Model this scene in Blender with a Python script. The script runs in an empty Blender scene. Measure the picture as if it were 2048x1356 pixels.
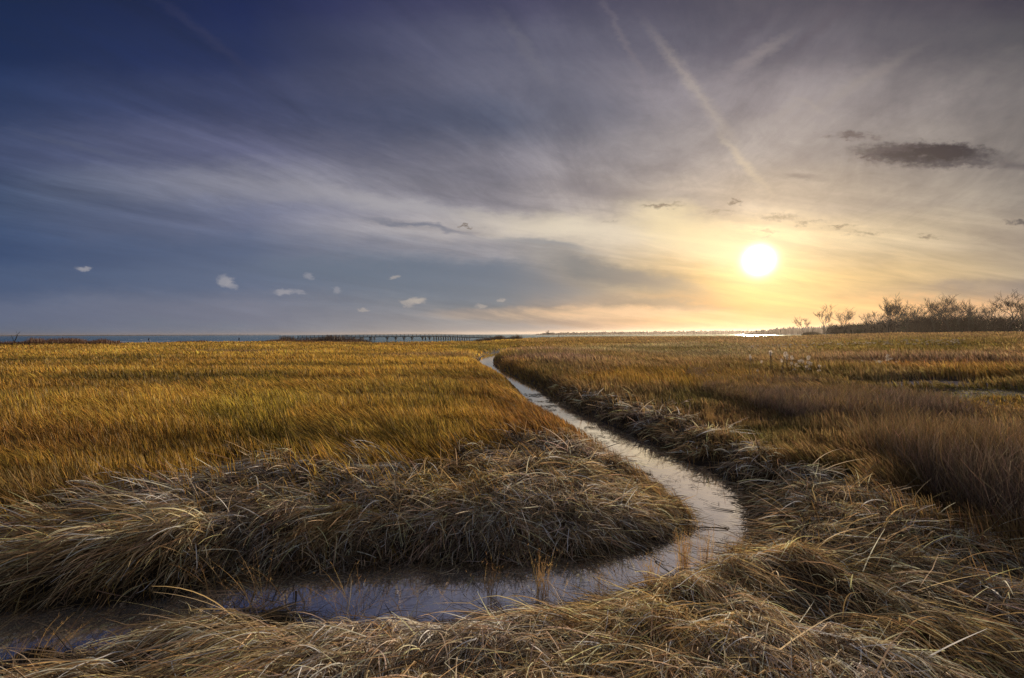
import bpy, math
import numpy as np
from mathutils import Matrix, Euler, Vector

rng = np.random.default_rng(7)
S = bpy.context.scene
COL = S.collection
R = math.radians

# ------------------------------------------------------------------ camera
EYE = 2.9
F = 967.0                      # focal length in pixels of the 2048 px wide frame
CX, CY = 1024.0, 678.0
cam_d = bpy.data.cameras.new('camera'); cam = bpy.data.objects.new('camera', cam_d); COL.objects.link(cam)
cam_d.sensor_width = 36.0; cam_d.lens = F / 2048 * 36
cam_d.clip_start = 0.05; cam_d.clip_end = 60000
cam.location = (0, 0, EYE)
cam.rotation_euler = (R(90 - 0.586), R(0.2), 0)
S.camera = cam
CAMR = np.array(cam.rotation_euler.to_matrix())
S.view_settings.view_transform = 'Standard'; S.view_settings.look = 'None'
S.view_settings.exposure = 0.0; S.view_settings.gamma = 1.0
S.cycles.max_bounces = 7; S.cycles.diffuse_bounces = 3; S.cycles.glossy_bounces = 3
S.cycles.transmission_bounces = 4; S.cycles.volume_bounces = 0; S.cycles.transparent_max_bounces = 8
S.cycles.sample_clamp_indirect = 4.0; S.cycles.use_denoising = True
S.cycles.denoiser = 'OPENIMAGEDENOISE'; S.cycles.denoising_input_passes = 'RGB_ALBEDO_NORMAL'; S.cycles.denoising_prefilter = 'NONE'

def pdir(px, py):
    d = np.stack([(np.asarray(px, float) - CX) / F, (CY - np.asarray(py, float)) / F, -np.ones_like(np.asarray(px, float))], -1)
    return d @ CAMR.T
def unp(px, py, z=0.0):
    """picture point -> point of the horizontal plane at height z"""
    d = pdir(px, py); t = (z - EYE) / d[..., 2]
    return np.stack([d[..., 0] * t, d[..., 1] * t], -1)
def prj(x, y, z=0.5):
    """ground position -> column and row a surveyor at the camera reads off (used only to look up which plants grow there)"""
    p = np.stack([x, y, np.zeros_like(x) + z - EYE], -1) @ CAMR
    w = np.maximum(-p[..., 2], 1e-3)
    return CX + F * p[..., 0] / w, CY - F * p[..., 1] / w
def at(px, dist):
    """column px at forward distance dist -> x, y"""
    return (px - CX) / F * dist, dist

SUN = pdir(1518, 521); SUN = SUN / np.linalg.norm(SUN)
SUN_EL = math.asin(SUN[2]); SUN_AZ = math.atan2(SUN[0], SUN[1])

# ------------------------------------------------------------------ node helpers
def lin(c):
    c = [v / 255.0 for v in c]
    return tuple(v / 12.92 if v <= .04045 else ((v + .055) / 1.055) ** 2.4 for v in c) + (1.0,)
class NT:
    def __init__(s, nt): s.nt = nt; s.n = nt.nodes; s.l = nt.links
    def node(s, t, **k):
        o = s.n.new(t)
        for a, b in k.items(): setattr(o, a, b)
        return o
    def put(s, sock, v):
        if hasattr(v, 'is_output') or isinstance(v, bpy.types.NodeSocket): s.l.new(v, sock)
        else: sock.default_value = v
    def m(s, op, a, b=0.0, c=0.0, clamp=False):
        o = s.node('ShaderNodeMath', operation=op, use_clamp=clamp)
        s.put(o.inputs[0], a); s.put(o.inputs[1], b); s.put(o.inputs[2], c)
        return o.outputs[0]
    def v(s, op, a, b=(0, 0, 0), out=0):
        o = s.node('ShaderNodeVectorMath', operation=op)
        s.put(o.inputs[0], a); s.put(o.inputs[1], b)
        return o.outputs['Value'] if out else o.outputs[0]
    def comb(s, x, y, z=0.0):
        o = s.node('ShaderNodeCombineXYZ'); s.put(o.inputs[0], x); s.put(o.inputs[1], y); s.put(o.inputs[2], z); return o.outputs[0]
    def noise(s, vec, scale=1.0, detail=4.0, rough=.55, dist=0.0, dim='3D'):
        o = s.node('ShaderNodeTexNoise', noise_dimensions=dim); s.put(o.inputs['Vector'], vec)
        o.inputs['Scale'].default_value = scale; o.inputs['Detail'].default_value = detail
        o.inputs['Roughness'].default_value = rough; o.inputs['Distortion'].default_value = dist
        return o
    def mr(s, v, a, b, c=0.0, d=1.0, smooth=True):
        o = s.node('ShaderNodeMapRange', interpolation_type='SMOOTHSTEP' if smooth else 'LINEAR'); o.clamp = True
        s.put(o.inputs[0], v)
        for i, q in enumerate((a, b, c, d)): s.put(o.inputs[i + 1], q)
        return o.outputs[0]
    def mix(s, f, a, b, mode='MIX'):
        o = s.node('ShaderNodeMix', data_type='RGBA', blend_type=mode); s.put(o.inputs[0], f); s.put(o.inputs[6], a); s.put(o.inputs[7], b)
        return o.outputs[2]
    def ramp(s, f, stops, mode='EASE'):
        o = s.node('ShaderNodeValToRGB'); cr = o.color_ramp; cr.interpolation = mode
        stops = sorted(stops)
        cr.elements[0].position = stops[0][0]; cr.elements[0].color = stops[0][1]
        cr.elements[1].position = stops[-1][0]; cr.elements[1].color = stops[-1][1]
        for p, c in stops[1:-1]:
            e = cr.elements.new(p); e.color = c
        s.put(o.inputs[0], f); return o.outputs[0]

# ------------------------------------------------------------------ sky
W = bpy.data.worlds.new('World'); S.world = W; W.use_nodes = True
W.node_tree.nodes.clear(); t = NT(W.node_tree)
D = t.node('ShaderNodeTexCoord').outputs['Generated']
sp = t.node('ShaderNodeSeparateXYZ'); t.put(sp.inputs[0], D); dx, dy, dz = sp.outputs
ys = t.m('MAXIMUM', dy, .15)
zc = t.m('MAXIMUM', dz, 0.0)
U = t.m('MULTIPLY_ADD', t.m('DIVIDE', dx, ys), F, CX)         # bearing and height of a direction, as tangents
V = t.m('MULTIPLY_ADD', t.m('DIVIDE', zc, ys), -F, 668.0)
# high cirrus sheet: noise on a flat layer overhead, drawn out along one wind direction
zz = t.m('ADD', zc, .07)
qx = t.m('DIVIDE', dx, zz); qy = t.m('DIVIDE', dy, zz)
ca, sa = math.cos(R(29)), math.sin(R(29))
al = t.m('ADD', t.m('MULTIPLY', qx, sa), t.m('MULTIPLY', qy, ca))
ac = t.m('SUBTRACT', t.m('MULTIPLY', qx, ca), t.m('MULTIPLY', qy, sa))
cir = t.noise(t.comb(t.m('MULTIPLY', al, .50), t.m('MULTIPLY', ac, 1.35), 3.1), 1.0, 8, .62, .9).outputs['Fac']
cir2 = t.noise(t.comb(t.m('MULTIPLY', al, 1.9), t.m('MULTIPLY', ac, 4.2), 9.4), 1.0, 8, .66, 1.2).outputs['Fac']
cir3 = t.noise(t.comb(t.m('MULTIPLY', al, 9), t.m('MULTIPLY', ac, 13), 19.4), 1.0, 5, .65, .8).outputs['Fac']
hz = t.noise(t.comb(t.m('MULTIPLY', U, .0035), t.m('MULTIPLY_ADD', U, .004, t.m('MULTIPLY', V, -.030)), 5.7), 1.0, 7, .6, .4).outputs['Fac']
wrp = t.noise(t.comb(t.m('MULTIPLY', U, .005), t.m('MULTIPLY', V, .014), 1.7), 1.0, 6, .6)
fin = t.noise(t.comb(t.m('MULTIPLY', U, .020), t.m('MULTIPLY', V, .050), 8.7), 1.0, 5, .65)
wv = t.v('MULTIPLY', t.v('SUBTRACT', wrp.outputs['Color'], (.5, .5, .5)), (150, 62, 0))
fv = t.v('MULTIPLY', t.v('SUBTRACT', fin.outputs['Color'], (.5, .5, .5)), (46, 20, 0))
UV = t.comb(U, V)
UW = t.v('ADD', t.v('ADD', UV, wv), fv)
UF = t.v('ADD', UV, fv)
fin2 = t.noise(t.comb(t.m('MULTIPLY', U, .055), t.m('MULTIPLY', V, .10), 2.7), 1.0, 4, .6)
UP = t.v('ADD', UV, t.v('MULTIPLY', t.v('SUBTRACT', fin2.outputs['Color'], (.5, .5, .5)), (30, 18, 0)))
sw = t.node('ShaderNodeSeparateXYZ'); t.put(sw.inputs[0], UW)
# lift the banks towards the lower right, as they lie in the photograph
Vw = sw.outputs[1]
f = t.m('DIVIDE', Vw, 669.0, clamp=True)
cols = [
 (0,   [(0,(20,36,72)),(100,(24,40,78)),(200,(42,56,92)),(300,(66,76,108)),(400,(74,90,122)),(500,(62,82,120)),(560,(78,96,130)),(620,(106,117,143)),(669,(106,118,140))]),
 (500, [(0,(28,38,84)),(100,(40,50,92)),(200,(66,72,106)),(300,(98,100,128)),(365,(134,134,148)),(430,(118,123,148)),(500,(100,112,140)),(560,(104,116,142)),(620,(128,132,150)),(669,(132,140,156))]),
 (1000,[(0,(72,71,98)),(90,(98,98,118)),(160,(108,108,126)),(240,(92,97,118)),(340,(146,142,152)),(400,(158,152,158)),(455,(206,196,190)),(500,(172,168,172)),(545,(116,126,142)),(600,(132,140,148)),(669,(170,165,162))]),
 (1500,[(0,(90,85,96)),(100,(108,103,114)),(200,(152,144,148)),(300,(172,163,160)),(400,(204,188,170)),(480,(246,222,176)),(570,(248,206,128)),(620,(244,184,112)),(669,(236,178,126))]),
 (2048,[(0,(58,54,68)),(80,(80,78,84)),(200,(136,129,126)),(300,(144,136,130)),(400,(150,141,132)),(480,(164,150,136)),(550,(172,156,134)),(585,(136,128,126)),(615,(216,172,132)),(669,(190,160,132))]),
]
base = None
for i, (u, st) in enumerate(cols):
    c = t.ramp(f, [(v / 669.0, lin(k)) for v, k in st])
    base = c if base is None else t.mix(t.mr(U, cols[i - 1][0], u, smooth=False), base, c)
# cirrus modulation, strong high up, giving way to flat streaks near the horizon
hi = t.mr(V, 330, 560, 1, 0)
cm = t.m('ADD', t.m('MULTIPLY', t.m('SUBTRACT', cir, .5), 1.4), t.m('MULTIPLY', t.m('SUBTRACT', cir2, .5), .55))
cm = t.m('ADD', cm, t.m('MULTIPLY', t.m('SUBTRACT', cir3, .5), .20))
cm = t.m('MULTIPLY', cm, hi)
hm = t.m('MULTIPLY', t.m('MULTIPLY', t.m('SUBTRACT', hz, .5), 1.5), t.mr(V, 300, 520, .1, .75))
hm = t.m('MULTIPLY', hm, t.mr(U, 350, 1150, .25, 1))
mod = t.m('ADD', 1.0, t.m('ADD', cm, hm))
mod = t.m('MAXIMUM', mod, .35)
sky = t.v('SCALE', base); sky.node.inputs['Scale'].default_value = 1; t.l.new(mod, sky.node.inputs['Scale'])
# cloud tint: thick parts greyer and warmer, thin parts bluer
sky = t.mix(t.mr(mod, .72, 1.35, .16, 0), sky, lin((60, 72, 112)))

def stroke(sky, x, y, a, b, ang, col, s=1.0, coord=UW, soft=0.0, tex=None):
    mp = t.node('ShaderNodeMapping', vector_type='TEXTURE'); t.put(mp.inputs[0], coord)
    mp.inputs['Location'].default_value = (x, y, 0); mp.inputs['Rotation'].default_value = (0, 0, R(ang)); mp.inputs['Scale'].default_value = (a, b, 1)
    fl = t.node('ShaderNodeVectorMath', operation='MULTIPLY'); t.put(fl.inputs[0], mp.outputs[0]); fl.inputs[1].default_value = (1, 1, 0)
    k = t.mr(t.v('LENGTH', fl.outputs[0], out=1), soft, 1.0, s, 0.0)
    if tex is not None: k = t.m('MULTIPLY', k, tex)
    return t.mix(k, sky, lin(col))
wis = t.mr(fin.outputs['Fac'], .38, .62)
wis2 = t.mr(wrp.outputs['Fac'], .35, .6)
# broad dark wedge below the bright bank, the bright bank itself, and the salmon strip over the horizon
sky = stroke(sky, 900, 560, 520, 62, 4, (110, 122, 140), .75, soft=.3)
sky = stroke(sky, 1230, 545, 260, 38, 14, (104, 114, 126), .8, soft=.2)
sky = stroke(sky, 1330, 610, 190, 17, 4, (128, 124, 122), .75, soft=.2)
sky = stroke(sky, 800, 410, 360, 30, 8, (186, 181, 184), .7)
sky = stroke(sky, 560, 385, 330, 26, 9, (146, 146, 160), .45)
sky = stroke(sky, 1150, 458, 280, 42, 6, (234, 220, 198), .9)
sky = stroke(sky, 840, 452, 170, 9, 8, (112, 118, 136), .75)
sky = stroke(sky, 1100, 490, 150, 12, 8, (150, 152, 156), .7)
sky = stroke(sky, 1390, 480, 230, 75, 25, (252, 232, 184), .75)
sky = stroke(sky, 1190, 628, 400, 20, 0, (238, 200, 162), .85, soft=.2, coord=UF, tex=t.mr(hz, .3, .55, .3, 1))
sky = stroke(sky, 1000, 656, 200, 10, 0, (150, 150, 156), .7, soft=.4, coord=UF)
sky = stroke(sky, 1400, 645, 300, 16, 0, (244, 196, 140), .7, coord=UF, tex=t.mr(hz, .35, .6, .3, 1))
sky = stroke(sky, 1950, 578, 260, 14, -3, (126, 120, 122), .6, tex=wis2)
sky = stroke(sky, 1160, 200, 190, 90, 20, (84, 90, 112), .35)
sky = stroke(sky, 1230, 385, 260, 28, 8, (128, 122, 130), .55)
# contrails
for x, y, a, b, g, c0, k0 in ((1250, 90, 170, 12, 62, (140, 130, 136), .3), (1060, 110, 150, 20, 55, (122, 120, 132), .35), (1700, 180, 230, 20, -30, (158, 148, 144), .4), (1640, 60, 150, 18, -38, (84, 76, 90), .35), (1620, 215, 80, 7, 28, (174, 162, 156), .35), (420, 75, 220, 14, 38, (60, 62, 92), .4), (200, 300, 260, 10, 14, (92, 98, 122), .4)):
    sky = stroke(sky, x, y, a, b, g, c0, k0, coord=UF)
sky = stroke(sky, 1400, 195, 230, 22, 53, (190, 176, 164), .34, coord=UP)
sky = stroke(sky, 1400, 195, 190, 9, 53, (196, 182, 168), .15, coord=UP)
sky = stroke(sky, 1490, 330, 110, 14, 50, (222, 204, 176), .5, coord=UF)
sky = stroke(sky, 1520, 112, 110, 20, -32, (156, 146, 146), .5, coord=UP)
sky = stroke(sky, 1500, 60, 130, 26, -36, (78, 74, 92), .45, coord=UF)
sky = stroke(sky, 1580, 228, 60, 26, -28, (170, 160, 156), .45)
# dark scud
UQ = t.v('ADD', UF, t.v('MULTIPLY', t.v('SUBTRACT', fin2.outputs['Color'], (.5, .5, .5)), (70, 30, 0)))
dk = (36, 40, 62)
sky = stroke(sky, 1855, 314, 205, 34, 2, dk, 1.0, soft=.3, coord=UQ, tex=t.mr(fin.outputs['Fac'], .3, .5, .45, 1))
sky = stroke(sky, 1930, 330, 110, 12, 4, (70, 68, 80), .9, coord=UQ)
sky = stroke(sky, 1790, 300, 90, 12, -4, (70, 66, 78), .9, coord=UQ)
sky = stroke(sky, 1880, 308, 115, 22, 0, (8, 16, 46), 1.0, coord=UQ, soft=.35)
sky = stroke(sky, 1735, 316, 30, 10, 0, (70, 64, 78), .9, coord=UQ)
sky = stroke(sky, 1705, 275, 90, 14, 3, (96, 88, 94), 1.0, coord=UQ, soft=.2, tex=wis)
sky = stroke(sky, 2030, 330, 70, 18, 4, (84, 80, 90), .8)
sky = stroke(sky, 1610, 362, 80, 12, 3, (118, 112, 116), .7, tex=wis2)
sky = stroke(sky, 2040, 449, 40, 9, 3, (62, 64, 78), .9, coord=UQ)
sky = stroke(sky, 1471, 406, 15, 8, 10, (104, 98, 98), .95, coord=UQ)
for x, y, a, b in ((1450, 425, 40, 9), (1560, 436, 62, 11), (1620, 446, 50, 8), (1530, 468, 30, 9), (1690, 455, 60, 7), (1740, 470, 70, 8), (1850, 478, 50, 7), (1330, 412, 60, 8), (1215, 446, 30, 5), (930, 452, 16, 4), ):
    sky = stroke(sky, x, y, a, b, 0, (122, 110, 100), .9, coord=UQ, tex=wis if a > 29 else None)
# fair-weather puffs low on the left
for x, y, a, b, g in ((453, 561, 20, 13, 18), (465, 568, 14, 8, 20), (571, 582, 24, 8, -3), (600, 582, 12, 5, 10), (618, 551, 13, 7, 20), (832, 600, 23, 7, -6), (815, 606, 17, 7, 20), (170, 534, 20, 6, 0), (788, 553, 14, 4, -10), (960, 612, 16, 5, 4), (1002, 600, 11, 4, 0), (730, 619, 13, 3.5, 0), (676, 580, 12, 8, 30), ):
    s_ = .95 if a > 19 else .6
    sky = stroke(sky, x, y, a * 1.15, b * 1.2, g, (166, 164, 172) if x < 700 else (196, 184, 174), .8 * s_, coord=UP, soft=.3)
# glow and blown-out disc of the veiled sun
cosang = t.v('DOT_PRODUCT', D, tuple(SUN), out=1)
ang = t.m('MULTIPLY', t.m('ARCCOSINE', t.m('MINIMUM', cosang, .999999)), 57.2958)
def glow(sky, width, amp, col):
    g = t.m('MULTIPLY', t.m('EXPONENT', t.m('MULTIPLY', t.m('POWER', t.m('DIVIDE', ang, width), 1.3), -1.0)), amp)
    c = t.node('ShaderNodeVectorMath', operation='SCALE'); c.inputs[0].default_value = col; t.l.new(g, c.inputs['Scale'])
    return t.v('ADD', sky, c.outputs[0])
sky = glow(sky, 7.5, .22, (1.0, .58, .24))
sky = glow(sky, 2.6, .36, (1.0, .86, .52))
disc = t.m('MULTIPLY', t.m('EXPONENT', t.m('MULTIPLY', t.m('POWER', t.m('DIVIDE', ang, 1.10), 2.2), -1.0)), 6.0)
c_ = t.node('ShaderNodeVectorMath', operation='SCALE'); c_.inputs[0].default_value = (1, .95, .86); t.l.new(disc, c_.inputs['Scale'])
sky = t.v('ADD', sky, c_.outputs[0])
# high overhead and behind: plain hazy evening blue
back = t.mr(dy, .15, .5, 1, 0)
sky = t.mix(back, sky, (.19, .20, .25, 1))
over = t.mr(dz, .58, .72)
sky = t.mix(over, sky, (.20, .21, .26, 1))
bg = t.node('ShaderNodeBackground'); t.put(bg.inputs[0], sky); bg.inputs[1].default_value = .93
nish = t.node('ShaderNodeTexSky', sky_type='NISHITA'); nish.sun_disc = False
nish.sun_elevation = SUN_EL; nish.sun_rotation = SUN_AZ; nish.dust_density = 2.0
bn = t.node('ShaderNodeBackground'); t.put(bn.inputs[0], nish.outputs[0]); bn.inputs[1].default_value = .05
NISH = bn
clear = t.node('ShaderNodeMixShader'); clear.inputs[0].default_value = .92
t.l.new(bn.outputs[0], clear.inputs[1]); t.l.new(bg.outputs[0], clear.inputs[2])     # cloud veil over the clear sky
out = t.node('ShaderNodeOutputWorld'); t.l.new(clear.outputs[0], out.inputs[0])

sun_d = bpy.data.lights.new('sun', 'SUN'); sun = bpy.data.objects.new('sun', sun_d); COL.objects.link(sun)
sun_d.energy = 5.0; sun_d.angle = R(2.5); sun_d.color = (1.0, .81, .60)
sun.rotation_euler = Vector(SUN).to_track_quat('Z', 'Y').to_euler()
sun.location = tuple(SUN * 50)

# ------------------------------------------------------------------ small tools
def tag(o, label=None, cat=None, group=None, kind=None):
    for k, v in (('label', label), ('category', cat), ('group', group), ('kind', kind)):
        if v: o[k] = v
    return o
def empty(name, loc, rz=0.0):
    o = bpy.data.objects.new(name, None); COL.objects.link(o); o.location = loc; o.rotation_euler = (0, 0, rz); o.empty_display_size = .2
    return o
def mesh_obj(name, verts, faces, mat, parent=None, cols=None, smooth=False):
    """verts (N,3) array, faces (M,k) array of one size or list of such arrays"""
    me = bpy.data.meshes.new(name)
    verts = np.asarray(verts, np.float32)
    fl = faces if isinstance(faces, list) else [faces]
    fl = [np.asarray(f_, np.int32) for f_ in fl if len(f_)]
    nl = sum(f_.size for f_ in fl); npol = sum(len(f_) for f_ in fl)
    me.vertices.add(len(verts)); me.vertices.foreach_set('co', verts.ravel())
    me.loops.add(nl); me.loops.foreach_set('vertex_index', np.concatenate([f_.ravel() for f_ in fl]))
    tot = np.concatenate([np.full(len(f_), f_.shape[1], np.int32) for f_ in fl])
    st = np.zeros(npol, np.int32); st[1:] = np.cumsum(tot)[:-1]
    me.polygons.add(npol); me.polygons.foreach_set('loop_start', st)
    if smooth: me.polygons.foreach_set('use_smooth', np.ones(npol, bool))
    me.update(calc_edges=True)
    if cols is not None:
        a = me.color_attributes.new('Col', 'FLOAT_COLOR', 'POINT')
        c = np.ones((len(verts), 4), np.float32); c[:, :3] = cols
        a.data.foreach_set('color', c.ravel())
    me.materials.append(mat)
    o = bpy.data.objects.new(name, me); COL.objects.link(o)
    if parent is not None: o.parent = parent
    return o
def material(name):
    m_ = bpy.data.materials.new(name); m_.use_nodes = True; m_.node_tree.nodes.clear()
    return m_, NT(m_.node_tree)
def grass_mat(name, trans=.45, gloss=.06, rough=.5):
    m_, q = material(name)
    c = q.node('ShaderNodeAttribute', attribute_name='Col').outputs['Color']
    d = q.node('ShaderNodeBsdfDiffuse'); q.put(d.inputs[0], c)
    tr = q.node('ShaderNodeBsdfTranslucent'); q.put(tr.inputs[0], c)
    g = q.node('ShaderNodeBsdfGlossy'); g.inputs['Roughness'].default_value = rough; g.inputs[0].default_value = (.9, .85, .75, 1)
    a = q.node('ShaderNodeMixShader'); a.inputs[0].default_value = trans; q.l.new(d.outputs[0], a.inputs[1]); q.l.new(tr.outputs[0], a.inputs[2])
    b = q.node('ShaderNodeMixShader'); b.inputs[0].default_value = gloss; q.l.new(a.outputs[0], b.inputs[1]); q.l.new(g.outputs[0], b.inputs[2])
    o = q.node('ShaderNodeOutputMaterial'); q.l.new(b.outputs[0], o.inputs[0])
    return m_
def plain_mat(name, col, rough=.8, var=.25, scale=6.0, metal=0.0):
    m_, q = material(name)
    tc = q.node('ShaderNodeTexCoord').outputs['Object']
    n = q.noise(tc, scale, 5, .6).outputs['Fac']
    c = q.mix(n, tuple(v * (1 - var) for v in col[:3]) + (1,), tuple(min(1, v * (1 + var)) for v in col[:3]) + (1,))
    p = q.node('ShaderNodeBsdfPrincipled'); q.put(p.inputs['Base Color'], c); p.inputs['Roughness'].default_value = rough; p.inputs['Metallic'].default_value = metal
    o = q.node('ShaderNodeOutputMaterial'); q.l.new(p.outputs[0], o.inputs[0])
    return m_

_tab = rng.random(65536).astype(np.float32)
def vnoise(x, y, seed=0):
    xi = np.floor(x).astype(np.int64); yi = np.floor(y).astype(np.int64)
    fx = x - xi; fy = y - yi; fx = fx * fx * (3 - 2 * fx); fy = fy * fy * (3 - 2 * fy)
    def h(a, b):
        k = (a * 73856093) ^ (b * 19349663) ^ (seed * 83492791)
        k = (k ^ (k >> 13)) * 1274126177
        return _tab[(k ^ (k >> 16)) & 65535]
    return (h(xi, yi) * (1 - fx) + h(xi + 1, yi) * fx) * (1 - fy) + (h(xi, yi + 1) * (1 - fx) + h(xi + 1, yi + 1) * fx) * fy
def fbm(x, y, seed=0, oct=3):
    v, a, s = 0.0, .5, 0.0
    for i in range(oct):
        v = v + a * vnoise(x * 2 ** i + 17.3 * i, y * 2 ** i - 9.1 * i, seed + i); s += a; a *= .5
    return v / s
def sstep(a, b, x):
    q = np.clip((x - a) / (b - a), 0, 1); return q * q * (3 - 2 * q)

# ------------------------------------------------------------------ lie of the land
near_edge = [(-260,1400),(-120,1368),(0,1345),(100,1322),(230,1298),(330,1252),(420,1226),(520,1208),(600,1206),(660,1246),(780,1250),(900,1240),(1000,1228),(1100,1215),(1180,1200),(1260,1172),(1350,1150),(1420,1135),(1468,1105),(1492,1065),(1486,1032),(1472,1003),(1460,975),(1408,943),(1358,926),(1318,903),(1266,876),(1212,852)]
far_edge = [(1160,862),(1190,878),(1225,905),(1285,938),(1345,985),(1388,1022),(1415,1050),(1380,1074),(1300,1104),(1200,1132),(1100,1134),(1000,1144),(850,1144),(720,1150),(650,1154),(560,1168),(480,1164),(400,1196),(300,1212),(150,1228),(0,1238),(-120,1246),(-260,1262)]
ne = unp(*np.array(near_edge, float).T); fe = unp(*np.array(far_edge, float).T)
r_far = np.array([(2.33,17.9),(1.75,22),(1.05,27.5),(.5,30.5),(-.97,39),(-1.9,46.7),(-2.2,60),(-1.2,72),(3,84),(12,96)])
l_far = np.array([(9,98.5),(.5,87.5),(-2.7,75),(-3.9,60),(-3.3,47),(-1.7,39),(-.2,30.5),(.2,27),(.7,21.5),(1.15,17.8)])
CREEK = np.concatenate([ne, r_far, l_far, fe])
pond_px = [(1690,770),(1790,764),(1850,761),(1915,762),(1960,766),(2010,763),(2048,760),(2160,760),(2160,771),(2040,771),(1985,774),(1915,777),(1800,778),(1730,780)]
POND = unp(*np.array(pond_px, float).T, 0.25)
def sdf(x, y, poly):
    """distance to the outline, negative inside"""
    x = np.asarray(x); shp = x.shape; x = x.ravel(); y = np.asarray(y).ravel()
    d2 = np.full(x.shape, 1e9); ins = np.zeros(x.shape, bool)
    n = len(poly)
    for i in range(n):
        ax, ay = poly[i]; bx, by = poly[(i + 1) % n]
        ex, ey = bx - ax, by - ay
        tt = np.clip(((x - ax) * ex + (y - ay) * ey) / (ex * ex + ey * ey + 1e-9), 0, 1)
        d2 = np.minimum(d2, (x - ax - tt * ex) ** 2 + (y - ay - tt * ey) ** 2)
        c = ((ay > y) != (by > y)) & (x < (bx - ax) * (y - ay) / (by - ay + 1e-12) + ax)
        ins ^= c
    return (np.sqrt(d2) * np.where(ins, -1, 1)).reshape(shp)
def inpoly(u, v, poly):
    ins = np.zeros(u.shape, bool); n = len(poly)
    for i in range(n):
        ax, ay = poly[i]; bx, by = poly[(i + 1) % n]
        ins ^= ((ay > v) != (by > v)) & (u < (bx - ax) * (v - ay) / (by - ay + 1e-12) + ax)
    return ins
MAT_NEAR = [(-900,2600),(-900,1330),(0,1300),(400,1220),(1300,1140),(1500,1060),(1440,975),(1330,925),(1240,870),(1150,815),(1080,775),(1120,765),(1200,782),(1290,808),(1400,845),(1520,895),(1620,945),(1750,995),(1900,1055),(2100,1135),(2700,1300),(3200,2600)]
MAT_LEFT = [(-900,1400),(-900,1100),(0,1045),(200,985),(400,935),(550,905),(700,905),(850,915),(1000,900),(1090,872),(1150,850),(1250,890),(1480,1050),(1200,1180),(0,1300)]
def macro(x, y):
    """broad rise of the ground: level marsh in front, low dunes to the right"""
    r = np.hypot(x, y); u = CX + F * x / np.maximum(y, 1.0)
    u = np.where(y < 1, np.where(x > 0, 2600, -600), u)
    rise = np.interp(u, [-600, 0, 600, 1000, 1150, 1450, 1600, 1700, 1800, 2100, 2600], [.05, .1, .15, .25, 1.05, 1.05, 1.15, 1.6, 2.1, 2.2, 2.3])
    return rise * sstep(25, 190, r)
def shore_r(x, y):
    u = CX + F * x / np.maximum(y, 1.0)
    return np.interp(u, [-600, 0, 560, 760, 960, 1060, 1450, 1580, 1650, 1750, 2600], [215, 212, 212, 175, 180, 240, 255, 270, 420, 900, 900])
def height(x, y):
    x = np.asarray(x, float); y = np.asarray(y, float)
    r = np.hypot(x, y)
    near = r < 130
    sc = np.full(x.shape, 50.0); sp_ = np.full(x.shape, 50.0)
    if near.any():
        sc[near] = sdf(x[near], y[near], CREEK); sp_[near] = sdf(x[near], y[near], POND)
    wob = (fbm(x * 1.6, y * 1.6, 11) - .5) * .5 * sstep(0, .25, sc)
    u, v = prj(x, y, .3)
    spit = np.exp(-(((u - 1300) / 150) ** 2 + ((v - 965) / 80) ** 2))         # low mat spit inside the bend
    wid = 1.0 + 1.6 * spit
    steep = np.exp(-(((u - 800) / 420) ** 2 + ((v - 1050) / 110) ** 2))
    h = -.16 + sstep(-.35, .05, sc) * .14 + sstep(0, 1, (sc + wob * .6) / (wid * (1 + .25 * steep))) * (.40 - .10 * steep - .22 * spit) * (1 - .45 * (1 - sstep(250, 650, u)) * sstep(1150, 1210, v))
    bump = (fbm(x * 1.15, y * 1.15, 3) - .45) * .25 + (fbm(x * 2.9, y * 2.9, 5) - .5) * .24
    h = h + bump * sstep(.15, .9, sc) * (1 - .75 * sstep(9, 16, r)) * (1 - .6 * spit)
    hp = sstep(-.6, .8, sp_)                                               # pond hollow, water at .25
    h = h * hp + (.12) * (1 - hp)
    # mud bars in the lower left reach
    bar = np.exp(-(((u - 150) / 170) ** 2 + ((v - 1268) / 12) ** 2)) + np.exp(-(((u - 330) / 70) ** 2 + ((v - 1228) / 9) ** 2))
    h = np.where(sc < .1, h + .21 * bar * (.6 + .8 * fbm(x * 5, y * 5, 91)), h)
    h = h + macro(x, y) + (fbm(x * .09, y * .09, 21) - .5) * .3 * sstep(30, 90, r)
    dune = (fbm(x * .05, y * .05, 33) - .4) * 1.6 * sstep(120, 170, r) * sstep(1500, 1700, u)
    h = h + dune * .5
    sr = shore_r(x, y)
    left = 1 - sstep(500, 640, u)
    beach = sstep(sr - 45, sr - 5, r)
    h = h * (1 - beach * .75) - 1.8 * sstep(sr - 8, sr + 22, r) 
    return h

# ground: one sheet, rings round the camera out to the horizon
def ring_angles():
    a = np.concatenate([np.linspace(-180, -56, 40)[:-1], np.linspace(-56, 56, 900), np.linspace(56, 180, 40)[1:-1]])
    return np.radians(a)
th = ring_angles(); rr = np.concatenate([np.geomspace(.6, 14, 330)[:-1], np.geomspace(14, 300, 300)[:-1], np.geomspace(300, 6500, 30)])
TH, RR = np.meshgrid(th, rr)
X = RR * np.sin(TH); Y = RR * np.cos(TH); Z = height(X, Y)
nr, nt_ = X.shape
verts = np.stack([X, Y, Z], -1).reshape(-1, 3)
idx = np.arange(nr * nt_).reshape(nr, nt_); nxt = np.roll(idx, -1, 1)
faces = np.stack([idx[:-1].ravel(), idx[1:].ravel(), nxt[1:].ravel(), nxt[:-1].ravel()], -1)
cap = np.array([[0, 0, float(Z[0].mean())]])
verts = np.concatenate([verts, cap]); ci = len(verts) - 1
tris = np.stack([np.full(nt_, ci), idx[0], nxt[0]], -1)
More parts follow.
